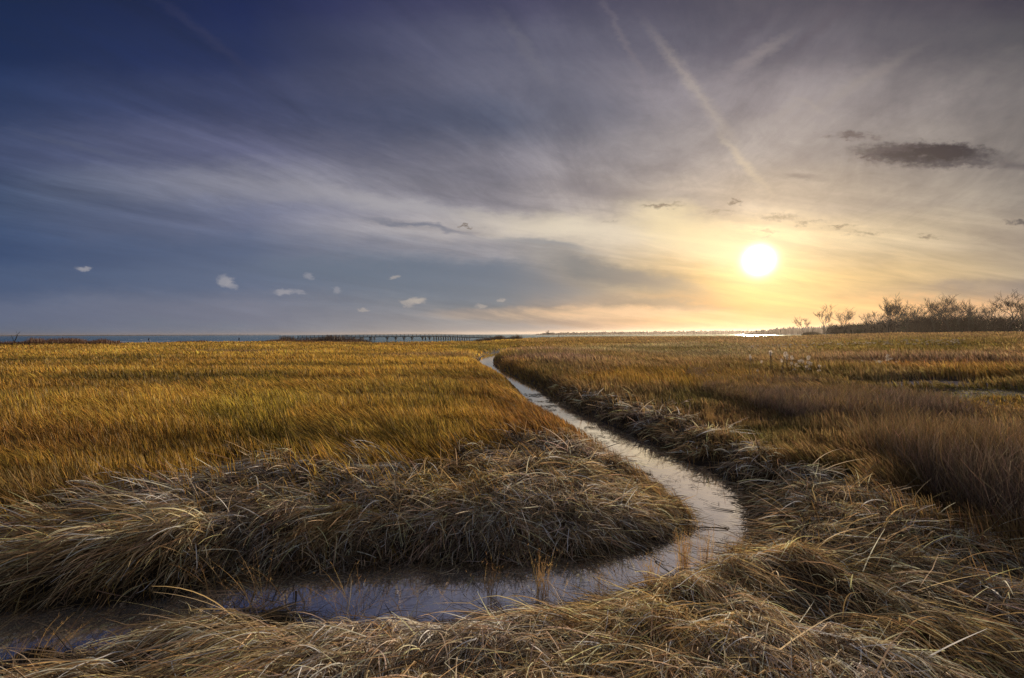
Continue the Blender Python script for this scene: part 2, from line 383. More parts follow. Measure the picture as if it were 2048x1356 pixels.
mud = np.array([.020, .015, .011]); soil = np.array([.060, .040, .022]); sand = np.array([.20, .15, .12])
xv, yv = verts[:, 0], verts[:, 1]; rv = np.hypot(xv, yv); uv_ = CX + F * xv / np.maximum(yv, 1)
k1 = sstep(.05, .45, verts[:, 2])[:, None]; k2 = (sstep(150, 172, rv) * (uv_ < 1120))[:, None]
gc = mud * (1 - k1) + soil * k1; gc = gc * (1 - k2) + sand * k2
gc = gc * (.7 + .6 * fbm(xv * 3, yv * 3, 8)[:, None])
gm, q = material('marsh_soil')
c = q.node('ShaderNodeAttribute', attribute_name='Col').outputs['Color']
tc = q.node('ShaderNodeNewGeometry').outputs['Position']
n1 = q.noise(tc, 14.0, 6, .7).outputs['Fac']; n2 = q.noise(tc, 3.0, 4, .6).outputs['Fac']
cc = q.mix(1.0, c, q.ramp(n1, [(.25, (.45, .45, .45, 1)), (.75, (1.4, 1.3, 1.2, 1))]), 'MULTIPLY')
p = q.node('ShaderNodeBsdfPrincipled'); q.put(p.inputs['Base Color'], cc); q.put(p.inputs['Roughness'], q.mr(n2, .3, .7, .55, .95))
p.inputs['Specular IOR Level'].default_value = .25
bp = q.node('ShaderNodeBump'); bp.inputs['Strength'].default_value = .8; bp.inputs['Distance'].default_value = .03; q.put(bp.inputs['Height'], n1); q.put(p.inputs['Normal'], bp.outputs[0])
o = q.node('ShaderNodeOutputMaterial'); q.l.new(p.outputs[0], o.inputs[0])
ground = mesh_obj('ground', verts, [faces, tris], gm, cols=gc, smooth=True)
tag(ground, 'dark muddy marsh ground under the grass, rising into low dunes', 'ground', kind='structure')

# ------------------------------------------------------------------ water
def water_mat(name, deep, refl, rough, bump_scale, bump_str, stretch=(1, 1, 1), dist=.02, tint=(.92, .90, .95, 1)):
    m_, q = material(name)
    tc = q.node('ShaderNodeNewGeometry').outputs['Position']
    mp = q.v('MULTIPLY', tc, stretch)
    n = q.noise(mp, bump_scale, 4, .6, .3).outputs['Fac']
    bp = q.node('ShaderNodeBump'); bp.inputs['Strength'].default_value = bump_str; bp.inputs['Distance'].default_value = dist; q.put(bp.inputs['Height'], n)
    d = q.node('ShaderNodeBsdfDiffuse'); d.inputs[0].default_value = deep
    g = q.node('ShaderNodeBsdfGlossy'); g.inputs[0].default_value = tint; g.inputs['Roughness'].default_value = rough; q.l.new(bp.outputs[0], g.inputs['Normal'])
    fr = q.node('ShaderNodeFresnel'); fr.inputs[0].default_value = 1.33; q.l.new(bp.outputs[0], fr.inputs['Normal'])
    k = q.m('MULTIPLY_ADD', fr.outputs[0], 1 - refl, refl, clamp=True)
    a = q.node('ShaderNodeMixShader'); q.put(a.inputs[0], k); q.l.new(d.outputs[0], a.inputs[1]); q.l.new(g.outputs[0], a.inputs[2])
    o = q.node('ShaderNodeOutputMaterial'); q.l.new(a.outputs[0], o.inputs[0])
    return m_
creek_m = water_mat('creek_water', (.34, .32, .31, 1), .84, .025, 5.0, .09, (1, 1, 1), .02, (1, .96, .88, 1))
# creek water: triangulated sheet a little wider than the channel, its rim under the banks
def water_sheet(name, poly, z, mat, grow, label):
    x0, y0 = poly.min(0) - 2; x1, y1 = poly.max(0) + 2
    import bmesh
    bm = bmesh.new()
    c = poly
    nn = len(c); area = sum(c[i][0] * c[(i + 1) % nn][1] - c[(i + 1) % nn][0] * c[i][1] for i in range(nn))
    sgn = 1 if area > 0 else -1
    vs = []
    for i in range(nn):
        a = c[(i + 1) % nn] - c[i - 1]; nrm = np.array([a[1], -a[0]]) * sgn; nrm /= np.linalg.norm(nrm) + 1e-9
        pnt = c[i] + nrm * grow
        vs.append(bm.verts.new((pnt[0], pnt[1], z)))
    fc = bm.faces.new(vs)
    bm.normal_update()
    if fc.normal.z < 0: fc.normal_flip()
    bmesh.ops.triangulate(bm, faces=bm.faces[:])
    me = bpy.data.meshes.new(name); bm.to_mesh(me); bm.free(); me.materials.append(mat)
    o = bpy.data.objects.new(name, me); COL.objects.link(o)
    tag(o, label, 'water', kind='structure'); return o
water_sheet('creek_water', CREEK, 0.0, creek_m, .22, 'shallow winding tidal creek reflecting the grey lilac sky')
pond_m = water_mat('pond_water', (.20, .20, .22, 1), .85, .08, 9.0, 1.0, (1, 1, 1), .08)
water_sheet('pond_water', POND, 0.25, pond_m, .3, 'narrow pale blue pool in the marsh on the right')
sea_m = water_mat('sea_water', (.020, .045, .060, 1), .0, .10, .35, 1.0, (.45, 1.2, 1), .35, (.62, .80, .84, 1))
q = NT(sea_m.node_tree)
sv = np.array([(-12000, 120, 0), (12000, 120, 0), (12000, 8000, 0), (-12000, 8000, 0)], float); sv[:, 2] = -.05
sea = mesh_obj('sea', sv, np.array([[0, 1, 2, 3]]), sea_m); tag(sea, 'dark teal choppy sea behind the marsh', 'sea', kind='structure')
foam_m = plain_mat('foam', (.75, .75, .80), .9, .1)
fv_, ff_ = [], []
for k in range(60):
    u0 = rng.uniform(60, 600) if k < 48 else rng.uniform(700, 960); L = rng.uniform(8, 60) * (.4 if k > 30 else 1); dd = rng.uniform(214, 236) if k < 30 else rng.uniform(240, 420)
    n_ = 8
    us = np.linspace(u0, u0 + L, n_)
    wd = np.sin(np.linspace(0, np.pi, n_)) * rng.uniform(.35, 1.1) + .02
    yy = dd + np.cumsum(rng.normal(0, .25, n_))
    b = len(fv_) * 0 + sum(len(a_) for a_ in fv_)
    top = np.stack([(us - CX) / F * yy, yy + wd, np.full(n_, .12)], -1); bot = np.stack([(us - CX) / F * yy, yy - wd, np.full(n_, .0)], -1)
    fv_.append(np.concatenate([bot, top])); i_ = np.arange(n_ - 1)
    ff_.append(np.stack([b + i_, b + i_ + 1, b + n_ + i_ + 1, b + n_ + i_], -1))
foam = mesh_obj('sea_foam', np.concatenate(fv_), np.concatenate(ff_), foam_m); tag(foam, 'thin white lines of surf breaking along the beach', 'foam', kind='stuff')

# ------------------------------------------------------------------ blades
def ribbons(name, P, w, cols, mat, tip=.15, parent=None, base_dark=None):
    """P (N,K,3) centre lines, w (N,) widths, cols (N,3)"""
    P = P.astype(np.float32); N, K, _ = P.shape
    ax = P[:, -1] - P[:, 0]; rnd = rng.normal(size=(N, 3)).astype(np.float32)
    side = np.cross(ax, rnd); side /= np.linalg.norm(side, axis=1, keepdims=True) + 1e-9
    prof = np.interp(np.linspace(0, 1, K), [0, .15, .6, 1], [.75, 1, .8, tip]).astype(np.float32)
    off = side[:, None, :] * (w.astype(np.float32)[:, None, None] * .5) * prof[None, :, None]
    Vt = np.stack([P - off, P + off], 2).reshape(-1, 3)
    b = (np.arange(N, dtype=np.int32) * K * 2)[:, None] + (np.arange(K - 1, dtype=np.int32) * 2)[None]
    b = b.ravel(); Fq = np.stack([b, b + 1, b + 3, b + 2], -1)
    C = np.repeat(cols.astype(np.float32), K * 2, 0)
    return mesh_obj(name, Vt, Fq, mat, parent, C)
def logpts(n, r0, r1, a0=-52, a1=52):
    r = np.exp(rng.uniform(np.log(r0), np.log(r1), n)); a = np.radians(rng.uniform(a0, a1, n))
    return r * np.sin(a), r * np.cos(a), r
def jitter_cols(c, amt=.22, hue=.06):
    n = len(c); return np.clip(c * (1 + rng.normal(0, amt, (n, 1))).clip(.35, 1.9) * (1 + rng.normal(0, hue, (n, 3))), .004, .9)

GOLD = np.array([.50, .305, .062]); OLIVE = np.array([.24, .18, .042]); RUST = np.array([.33, .165, .045])
PURP = np.array([.235, .150, .100]); TANR = np.array([.46, .29, .15]); GREEN = np.array([.20, .19, .06]); DULL = np.array([.30, .195, .085]); SAGE = np.array([.33, .27, .14])
# where each kind of plant stands, and one flare tint: (column, row, half width, half depth, colour, height m, weight)
PATCH = [
 (1110, 716, 120, 16, PURP*1.2, .75, 1.0), (1330, 700, 240, 10, SAGE, .45, .9), (1480, 712, 160, 10, SAGE*.9, .45, .7), (1370, 755, 230, 24, GOLD*.85, .6, .9), (1600, 735, 260, 18, DULL, .7, .8),
 (1150, 690, 160, 8, GOLD*.75, .4, .6), (1850, 672, 300, 12, np.array([.30,.17,.07]), .45, 1.0), (1830, 700, 260, 12, OLIVE*.9, .5, .9), (1850, 727, 260, 13, PURP*.9, .7, .8), (1900, 745, 200, 16, RUST*1.0, .6, .7), (1780, 757, 130, 12, TANR*.8, .6, 1.0), (1960, 755, 110, 10, RUST*.8, .55, 1.0),
 (1900, 808, 240, 28, GOLD*1.3, .15, 1.0), (1450, 830, 230, 40, DULL*.8, .22, 1.0), (1380, 800, 130, 20, GREEN*.7, .25, .6), (1580, 880, 110, 46, GREEN*.55, .2, .8), (1700, 900, 160, 60, DULL*.7, .35, .8), (1640, 950, 120, 30, GREEN*.5, .2, .8), (1980, 1000, 200, 60, DULL*.45, .3, .9),
 (330, 760, 420, 9, OLIVE, .5, .5), (600, 735, 260, 5, OLIVE*.8, .45, .6), (150, 725, 180, 6, OLIVE*.8, .45, .6), (850, 712, 140, 5, PURP, .4, .6), (280, 718, 90, 3.5, OLIVE*.7, .4, .7), (480, 704, 120, 3, PURP*.8, .4, .7), (760, 690, 200, 3, RUST*.7, .4, .7), (520, 830, 130, 70, np.array([.38, .33, .05]), .55, .45),  # last entry: yellow-green lens flare painted into the grass colour
 (860, 790, 220, 40, OLIVE*1.25, .55, .5), (700, 870, 330, 30, OLIVE*1.1, .42, .5), (1060, 850, 120, 45, RUST*.95, .42, .9), (1000, 780, 90, 60, RUST*1.25, .45, .5), (140, 900, 260, 40, RUST*1.05, .5, .6), (60, 990, 220, 40, DULL*.8, .4, .6),
 (960, 695, 70, 9, OLIVE*.9, .35, .8), (1930, 784, 260, 13, GREEN*1.3, .08, 1.0), (1780, 758, 130, 9, TANR, .5, 1.0),
]
def plant_field(x, y):
    u, v = prj(x, y, .5)
    n = len(x); c = np.tile(GOLD, (n, 1)); h = np.full(n, .52)
    right = sstep(1000, 1100, u)[:, None]
    c = c * (1 - right) + (DULL * 1.1) * right
    for (pu, pv, a, b, col, hh, wt) in PATCH:
        wob = (fbm(x * .5, y * .5, 40) - .5) * 1.1
        k = wt * (1 - sstep(.45, 1.25, np.hypot((u - pu) / a, (v - pv) / b) + wob))
        c = c * (1 - k[:, None]) + col * k[:, None]; h = h * (1 - k) + hh * k
    r = np.hypot(x, y)
    # patchiness of the stand itself
    s1 = fbm(x * .16, y * .16, 51, 4); s2 = fbm(x * .75, y * .75, 61)
    c = c * (1 + (s1[:, None] - .5) * .9) * (1 + (s2[:, None] - .5) * .55)
    k = sstep(.52, .72, fbm(x * .11 + 3, y * .11, 71, 4))[:, None] * .55
    c = c * (1 - k) + (OLIVE * .8) * k
    s3 = fbm(x * .035 + 9, y * .20, 55, 4) - .5
    c = c * (1 + 1.1 * s3[:, None] * np.array([1.0, 1.1, .9])); h = h * (.72 + .56 * s1) * (.85 + .3 * s2) * (1 + .7 * s3)
    return c, h, u, v

G_gold = grass_mat('golden_grass', .5, .02); G_straw = grass_mat('straw', .38, .025, .5); G_brown = grass_mat('brown_stems', .30, .03)

# ---- upright marsh grass, left meadow and the far stands on the right
def upright(n, r0, r1, K=4):
    x, y, r = logpts(n, r0, r1)
    sc = sdf(x, y, CREEK); sp_ = sdf(x, y, POND)
    u, v = prj(x, y, .5); vj = v + (fbm(x * 1.4, y * 1.4, 171, 4) - .5) * 110 * sstep(.5, 1.5, sdf(x, y, CREEK)); 
    mat = inpoly(u, vj, MAT_NEAR) | inpoly(u, vj, MAT_LEFT)
    vj = vj + rng.normal(4, 20, len(x)); mat = inpoly(u, vj, MAT_NEAR) | inpoly(u, vj, MAT_LEFT)
    edge = rng.random(len(x))
    dm = np.where(mat, 0, 1)
    fb = (sc < 3.2) & (sc > .15) & (y > 14)
    keep = (sc > .12) & (sp_ > .05) & ((~mat) | (edge < .035)) & (r < shore_r(x, y) - 40 + 14 * (fbm(x * .1, y * .1, 4) - .5)) 
    keep &= ~((u > 1560) & (r > 205))
    x, y, r, sc, mat = x[keep], y[keep], r[keep], sc[keep], mat[keep]
    c, h, u, v = plant_field(x, y)
    z = height(x, y)
    bank = sstep(.1, 1.6, sc)
    left_near = (u < 1170) & (y > 12)
    h = h * np.where(left_near | (y > 34), .55 + .45 * bank, .6 + .4 * bank)
    h = h * rng.uniform(.6, 1.18, len(x)); h = np.where(mat, h * .8, h)
    N = len(x)
    patch = fbm(x * .45, y * .45, 81)
    lean = .06 + .34 * sstep(.42, .72, patch) + np.abs(rng.normal(0, .13, N))
    az = np.pi * (1.02 + .25 * (fbm(x * .3, y * .3, 91) - .5)) + rng.normal(0, .55, N)     # wind lays the tops over to the left
    sl = np.linspace(0, 1, K)[None]
    hor = lean[:, None] * h[:, None] * (sl ** 1.7) * (1 + .3 * sl)
    ver = h[:, None] * (sl - .25 * np.clip(lean[:, None], 0, 1) * sl ** 2)
    P = np.stack([x[:, None] + np.cos(az)[:, None] * hor, y[:, None] + np.sin(az)[:, None] * hor, z[:, None] - .03 + ver], -1)
    P[:, 1:-1, :2] += rng.normal(0, .012, (N, K - 2, 2))
    w = np.maximum(.0048, r * .0014) * rng.uniform(.6, 1.4, N)
    return P, w, jitter_cols(c, .42, .07)
P, w, c = upright(520000, 6.2, 260)
o = ribbons('marsh_grass', P, w, c, G_gold); tag(o, 'golden brown upright marsh grass filling the flat meadow on both sides of the creek', 'grass', kind='stuff')

# ---- twiggy brown weeds on the right
def scrub(n):
    x, y, r = logpts(n, 6.5, 70, 12, 54)
    u, v = prj(x, y, .5)
    poly = [(1370, 745), (1500, 735), (1650, 742), (1700, 775), (1800, 790), (1880, 800), (1960, 830), (2100, 850), (2600, 900), (2700, 1150), (2080, 1095), (1900, 1010), (1760, 930), (1640, 850), (1520, 815), (1420, 790)]
    k = fbm(x * .35, y * .35, 101, 4)
    core = inpoly(u, v, poly); du = (fbm(x * .8, y * .8, 103) - .5) * 90
    core2 = inpoly(u + du, v + du * .4, poly)
    keep = core2 & (k > .30 + .18 * rng.random(len(k))) & (sdf(x, y, POND) > .3)
    x, y, r, k, u, v = (a_[keep] for a_ in (x, y, r, k, u, v)); N = len(x)
    z = height(x, y); h = (.45 + .45 * sstep(.33, .62, k)) * rng.uniform(.3, 1.2, N) * np.interp(v, [740, 790, 860, 1100], [.5, .55, .9, 1.0])
    K = 4; sl = np.linspace(0, 1, K)[None]
    az = rng.uniform(0, 2 * np.pi, N); lean = np.abs(rng.normal(0, .38, N))
    hor = lean[:, None] * h[:, None] * sl
    P = np.stack([x[:, None] + np.cos(az)[:, None] * hor, y[:, None] + np.sin(az)[:, None] * hor, z[:, None] + h[:, None] * sl], -1)
    P[:, 1:] += rng.normal(0, .035, (N, K - 1, 3))
    # side twigs
    m = N // 2; i = rng.integers(0, N, m); s = rng.uniform(.35, .9, m)[:, None]
    b0 = P[i, 0] * (1 - s) + P[i, -1] * s; a2 = rng.uniform(0, 2 * np.pi, m); L = rng.uniform(.08, .3, m)
    tw = np.stack([np.cos(a2) * .6, np.sin(a2) * .6, np.full(m, .8)], -1) * L[:, None]
    P2 = b0[:, None, :] + tw[:, None, :] * np.linspace(0, 1, K)[None, :, None]
    col = np.where((fbm(x * .6, y * .6, 111) + rng.normal(0, .05, N) > .54)[:, None], np.array([.27, .18, .085]), np.array([.225, .158, .108]))
    w = np.maximum(.0036, r * .0009) * rng.uniform(.6, 1.3, N)
    return np.concatenate([P, P2]), np.concatenate([w, w[i] * .8]), jitter_cols(np.concatenate([col, col[i]]), .4, .07)
P, w, c = scrub(170000)
o = ribbons('brown_scrub', P, w, c, G_brown); tag(o, 'thicket of fine purplish brown weed stems on the right of the marsh', 'scrub', kind='stuff')

# ---- lodged straw: tufts whose blades rise, fall over and drape down the banks
FLOW = [  # column, row, direction in the picture (degrees, 0 = right, 90 = down), how strongly combed
 (80, 1080, 165, 1), (250, 1020, 168, 1), (450, 980, 160, .9), (560, 960, 150, .8), (120, 1160, 150, 1), (350, 1100, 140, 1), (520, 1080, 125, .8), (700, 1050, 105, .7), (860, 1060, 100, .7), (1000, 1060, 95, .7),
 (1150, 1020, 85, .7), (1250, 980, 35, .8), (1330, 1010, 20, .9), (1200, 930, 50, .7), (1000, 930, 110, .5), (750, 940, 150, .6),
 (1300, 850, 150, .7), (1400, 890, 160, .8), (1500, 950, 155, .9), (1550, 1010, 140, 1), (1200, 800, 140, .6), (1450, 870, 30, .6), (1600, 940, 30, .9), (1700, 1000, 32, 1), (1850, 1080, 36, 1), (2000, 1170, 38, 1),
 (1600, 1090, 28, 1), (1750, 1180, 32, 1), (1900, 1290, 35, 1), (1500, 1150, 30, .8), (1550, 1250, 45, .8), (1400, 1200, 80, .5), (1350, 1300, 95, .5), (1200, 1230, 110, .5), (1050, 1260, 100, .5), (900, 1260, 135, .6), (900, 1330, 120, .6),
 (750, 1290, 140, .8), (600, 1280, 148, .9), (450, 1300, 152, 1), (300, 1340, 158, 1), (650, 1340, 145, .9), (100, 1350, 170, .8), (1650, 1330, 60, .8), (1750, 1340, 50, .8), (2000, 1340, 40, 1),
]
fa = np.array(FLOW, float)
fp0 = unp(fa[:, 0], fa[:, 1], .5); fp1 = unp(fa[:, 0] + 6 * np.cos(np.radians(fa[:, 2])), fa[:, 1] + 6 * np.sin(np.radians(fa[:, 2])), .5)
fdir = fp1 - fp0; fdir /= np.linalg.norm(fdir, axis=1, keepdims=True)
def flow(x, y):
    d2 = (x[:, None] - fp0[None, :, 0]) ** 2 + (y[:, None] - fp0[None, :, 1]) ** 2 + .05
    k = 1 / d2 ** 1.5
    v = (k[:, :, None] * fdir[None] * fa[None, :, 3, None]).sum(1) / k.sum(1)[:, None]
    st = np.linalg.norm(v, axis=1); return v / (st[:, None] + 1e-9), st
STRAW = np.array([[.60, .46, .30], [.50, .39, .28], [.42, .33, .26], [.62, .45, .25], [.50, .32, .16], [.32, .25, .19], [.62, .52, .39]])
def straw(nc, per, r0, r1, a0, a1, K=8, wscale=1.0):
    x, y, r = logpts(nc * 4, r0, r1, a0, a1)
    u, v = prj(x, y, .5); vj = v + (fbm(x * 1.4, y * 1.4, 171, 4) - .5) * 110 * sstep(.5, 1.5, sdf(x, y, CREEK)); 
    mat = inpoly(u, vj, MAT_NEAR) | inpoly(u, vj, MAT_LEFT)
    sc = sdf(x, y, CREEK)
    k = mat & (sc > .04)
    x, y, r, sc = x[k][:nc], y[k][:nc], r[k][:nc], sc[k][:nc]; nc = len(x)
    fd, st = flow(x, y)
    # clumps pull the comb off course together
    ca_ = (fbm(x * 1.3, y * 1.3, 131) - .5) * 2.6 * (1.25 - st) + rng.normal(0, .55, nc) * (1.25 - st)
    cs_, sn_ = np.cos(ca_), np.sin(ca_)
    fd = np.stack([fd[:, 0] * cs_ - fd[:, 1] * sn_, fd[:, 0] * sn_ + fd[:, 1] * cs_], -1)
    # blades near the edge hang towards the water
    e = .08; gx = (sdf(x + e, y, CREEK) - sc) / e; gy = (sdf(x, y + e, CREEK) - sc) / e
    kk = (1 - sstep(.15, 1.0, sc))[:, None] * .9
    fd = fd * (1 - kk) - np.stack([gx, gy], -1) * kk; fd /= np.linalg.norm(fd, axis=1, keepdims=True) + 1e-9
    tint = STRAW[rng.integers(0, len(STRAW), nc)]
    big = fbm(x * .7, y * .7, 141)
    gold = sstep(.45, .7, fbm(x * .9 + 5, y * .9, 151))[:, None]
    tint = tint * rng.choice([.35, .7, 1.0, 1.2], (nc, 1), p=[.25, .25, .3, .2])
    tint = tint * (1 - .45 * gold) + np.array([.52, .34, .13]) * .45 * gold
    i = np.repeat(np.arange(nc), per); N = len(i)
    loose = rng.uniform(.03, .20, nc)[i]
    px_ = x[i] + rng.normal(0, 1, N) * loose; py_ = y[i] + rng.normal(0, 1, N) * loose
    spread = rng.uniform(.12, .8, nc)[i] * (1.35 - st[i])
    az = np.arctan2(fd[i, 1], fd[i, 0]) + rng.normal(0, 1, N) * spread + .16 * rng.normal(0, 1, N)
    pitch = np.radians(np.clip(rng.normal(13, 19, N) * (.5 + .9 * big[i]) * (.35 + .65 * sstep(.1, 1.0, sc[i])), 0, 80))
    L = rng.uniform(.30, .78, N) * rng.uniform(.8, 1.2, nc)[i] * np.where(rng.random(N) < .28, rng.uniform(.15, .5, N), 1.0)
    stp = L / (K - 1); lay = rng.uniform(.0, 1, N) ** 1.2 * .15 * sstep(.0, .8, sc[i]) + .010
    p = np.stack([px_, py_, height(px_, py_) + lay * .6], -1)
    P = np.empty((N, K, 3)); P[:, 0] = p
    bend = rng.uniform(.02, .24, N) ; kink = rng.integers(1, K, N); kd_ = rng.normal(0, .8, N) * (rng.random(N) < .45); curl = rng.normal(0, .035, N)
    for s in range(1, K):
        d = np.stack([np.cos(az) * np.cos(pitch), np.sin(az) * np.cos(pitch), np.sin(pitch)], -1)
        p = p + d * stp[:, None]
        g = height(p[:, 0], p[:, 1]) + lay
        g = np.maximum(g, .012 + lay * .15)
        hit = p[:, 2] < g
        p[:, 2] = np.where(hit, g, p[:, 2])
        P[:, s] = p
        pitch = np.where(hit, np.maximum(pitch, -.25) * .5, pitch - bend)
        az = az + curl + kd_ * (kink == s)
    c = tint[i] * (.34 + 1.05 * sstep(.02, .12, lay))[:, None]  # lower strands darker: older stems, plus shade of the gaps put into colour
    q1 = sdf(P[:, -1, 0], P[:, -1, 1], CREEK); q2 = sdf(P[:, K // 2, 0], P[:, K // 2, 1], CREEK)
    dry = (np.minimum(q1, q2) > rng.uniform(-.10, .04, N)) | (rng.random(N) < .012)
    P, i, c = P[dry], i[dry], c[dry]; N = len(i)
    w = np.maximum(.0072, r[i] * .0014) * rng.uniform(.45, 1.5, N) * wscale
    c = c * np.exp(rng.normal(.12, .58, (N, 1)))
    return P, w, jitter_cols(c, .15, .05)
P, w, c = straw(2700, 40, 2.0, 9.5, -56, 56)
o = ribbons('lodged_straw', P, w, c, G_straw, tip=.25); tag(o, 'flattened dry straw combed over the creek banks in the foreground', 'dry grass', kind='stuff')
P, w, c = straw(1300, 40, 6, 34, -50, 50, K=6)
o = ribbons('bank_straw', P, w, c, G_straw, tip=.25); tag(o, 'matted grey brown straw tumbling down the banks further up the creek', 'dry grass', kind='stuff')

# ---- loose straw and bits lying on the water
def debris(n):
    i = rng.integers(0, len(CREEK), n * 6)
    mn, mx = CREEK.min(0), np.array([8.0, 24.0]); pts = rng.uniform(mn, mx, (n * 30, 2))
    s_ = sdf(pts[:, 0], pts[:, 1], CREEK)
    k = (s_ < -.02) & ((fbm(pts[:, 0] * 1.6, pts[:, 1] * 1.6, 161) > .54) | (s_ > -.12))
    pts = pts[k][:n]; N = len(pts); K = 4
    fd, _ = flow(pts[:, 0], pts[:, 1]); az = rng.uniform(0, np.pi * 2, N) * .5
    L = rng.uniform(.05, .28, N); sl = np.linspace(-.5, .5, K)
    P = np.stack([pts[:, 0, None] + np.cos(az)[:, None] * L[:, None] * sl, pts[:, 1, None] + np.sin(az)[:, None] * L[:, None] * sl, np.full((N, K), .008)], -1)
    P[:, :, 2] += rng.uniform(0, .012, (N, 1)); P[:, 1:-1, :2] += rng.normal(0, .008, (N, K - 2, 2))
    return P, np.maximum(.004, pts[:, 1] * .0006) * rng.uniform(.6, 1.3, N), jitter_cols(np.tile([.08, .05, .03], (N, 1)), .4)
P, w, c = debris(1500)
o = ribbons('floating_straw', P, w, c, G_straw); tag(o, 'dark bits of dead straw floating and stranded on the creek water', 'floating straw', kind='stuff')

# ---- single tufts standing at the water's edge: each a plant of its own
def tuft(px, py, n, h, spread, droop, col, label, name='grass_tuft', group=None, az0=None, side=True, wd=.004):
    x0, y0 = unp(px, py, .12); z0 = max(float(height(np.array([x0]), np.array([y0]))[0]), -.02)
    K = 8; az = rng.uniform(0, 2 * np.pi, n) if az0 is None else rng.normal(az0, .45, n)
    H = h * rng.uniform(.55, 1.1, n); ph = rng.normal(0, spread, n)
    pitch = np.radians(90 - np.abs(ph)); rad = spread / 90 * .12 + .03
    p = np.stack([x0 * 0 + rng.normal(0, rad, n), rng.normal(0, rad, n), np.zeros(n)], -1); P = np.empty((n, K, 3)); P[:, 0] = p
    for s in range(1, K):
        d = np.stack([np.cos(az) * np.cos(pitch), np.sin(az) * np.cos(pitch), np.sin(pitch)], -1)
        p = p + d * (H / (K - 1))[:, None]; P[:, s] = p; pitch = pitch - droop * rng.uniform(.4, 1.3, n)
    Ws = wd * rng.uniform(.7, 1.3, n); C = np.tile(col, (n, 1))
    if side:
        m = n * 5; i = rng.integers(0, n, m); k_ = rng.integers(2, K, m); b = P[i, k_]; a = rng.uniform(0, 2 * np.pi, m); L = rng.uniform(.015, .05, m)
        d = np.stack([np.cos(a) * .6, np.sin(a) * .6, np.full(m, .75)], -1) * L[:, None]
        Q = b[:, None] + d[:, None] * np.linspace(0, 1, K)[None, :, None]
        P = np.concatenate([P, Q]); Ws = np.concatenate([Ws, Ws[i] * .9]); C = np.concatenate([C, C[i] * 1.1])
    o = ribbons(name, P, Ws, jitter_cols(C, .2), G_gold); o.location = (x0, y0, z0)
    tag(o, label, 'grass tuft', group); return o
ORG = np.array([.46, .29, .12])
TG = 'upright grass tufts at the creek edge'
tuft(1368, 1128, 90, 0.56, 7, .03, ORG, 'tallest rust orange grass tuft standing upright where the creek bends', group=TG)
tuft(1410, 1123, 34, 0.59, 4, .02, ORG, 'thin straight orange stems just right of the tallest tuft at the creek bend', group=TG)
tuft(1300, 1153, 40, 0.39, 9, .04, ORG * .9, 'short sparse orange tuft on the near shore left of the creek bend', group=TG)
tuft(1085, 1188, 60, 0.59, 10, .05, ORG * .9, 'orange brown tuft rising in front of the water in the middle of the foreground', group=TG)
tuft(985, 1183, 34, 0.48, 12, .05, ORG * .85, 'loose brown tuft beside the middle foreground tuft, on its left', group=TG)
tuft(1205, 1168, 26, 0.28, 14, .05, ORG * .8, 'low rusty tuft in the gap between the middle tuft and the bend', group=TG)
tuft(700, 1223, 22, 0.67, 20, .10, ORG * 1.1, 'few long bent golden stems arching over the lilac water', group=TG)
tuft(520, 1223, 22, 0.73, 26, .14, ORG * 1.1, 'drooping golden blades leaning over the creek on the left', group=TG, az0=2.6)
tuft(430, 1188, 10, 0.70, 30, .16, ORG * 1.2, 'sparse golden blades arching left across the dark bank', group=TG, az0=2.9)
tuft(60, 1323, 26, 0.59, 26, .15, ORG * 1.0, 'golden drooping tuft at the bottom left corner of the creek', group=TG, az0=.2)
tuft(1478, 1168, 30, 0.42, 14, .06, ORG * .7, 'reddish brown bushy tuft on the straw right of the creek bend', group=TG)
tuft(1680, 998, 26, 0.39, 12, .04, ORG * .6, 'thin dark rust stems sticking out of the flattened straw on the right bank', group=TG)
tuft(1420, 868, 60, 0.56, 10, .04, np.array([.40, .25, .10]), 'bright tan tuft on top of the right bank straw', group=TG)
tuft(1230, 788, 70, 0.63, 14, .06, np.array([.40, .28, .14]), 'pale straw tuft with feathery tips beside the upper creek', group=TG)
tuft(255, 1153, 12, 0.59, 10, .03, np.array([.28, .22, .06]), 'few greenish yellow stems standing out of the dark left bank', group=TG)
o = tuft(1462, 1088, 60, .22, 55, .03, np.array([.025, .016, .014]), 'dark tangle of dead twigs sticking out of the water at the creek bend', name='twig_tangle', side=True, wd=.005); o['category'] = 'twigs'

# ------------------------------------------------------------------ tubes, trees
def tubes(segs, sides=5):
    """segs: list of (points (k,3), radii (k,)) -> verts, faces"""
    V_, F_ = [], []; b = 0
    a = np.linspace(0, 2 * np.pi, sides, endpoint=False)
    for pts, rad in segs:
        pts = np.asarray(pts, float); rad = np.asarray(rad, float); k = len(pts)
        tg = np.gradient(pts, axis=0); tg /= np.linalg.norm(tg, axis=1, keepdims=True) + 1e-9
        ref = np.where(np.abs(tg[:, 2:3]) > .9, np.array([[1., 0, 0]]), np.array([[0, 0, 1.]]))
        u_ = np.cross(tg, ref); u_ /= np.linalg.norm(u_, axis=1, keepdims=True) + 1e-9; w_ = np.cross(tg, u_)
        ring = pts[:, None] + rad[:, None, None] * (np.cos(a)[None, :, None] * u_[:, None] + np.sin(a)[None, :, None] * w_[:, None])
        V_.append(ring.reshape(-1, 3))
        i = np.arange(k - 1)[:, None] * sides; j = np.arange(sides)[None]; j2 = (j + 1) % sides
        F_.append(np.stack([b + i + j, b + i + j2, b + i + sides + j2, b + i + sides + j], -1).reshape(-1, 4)); b += k * sides
    return np.concatenate(V_), np.concatenate(F_)
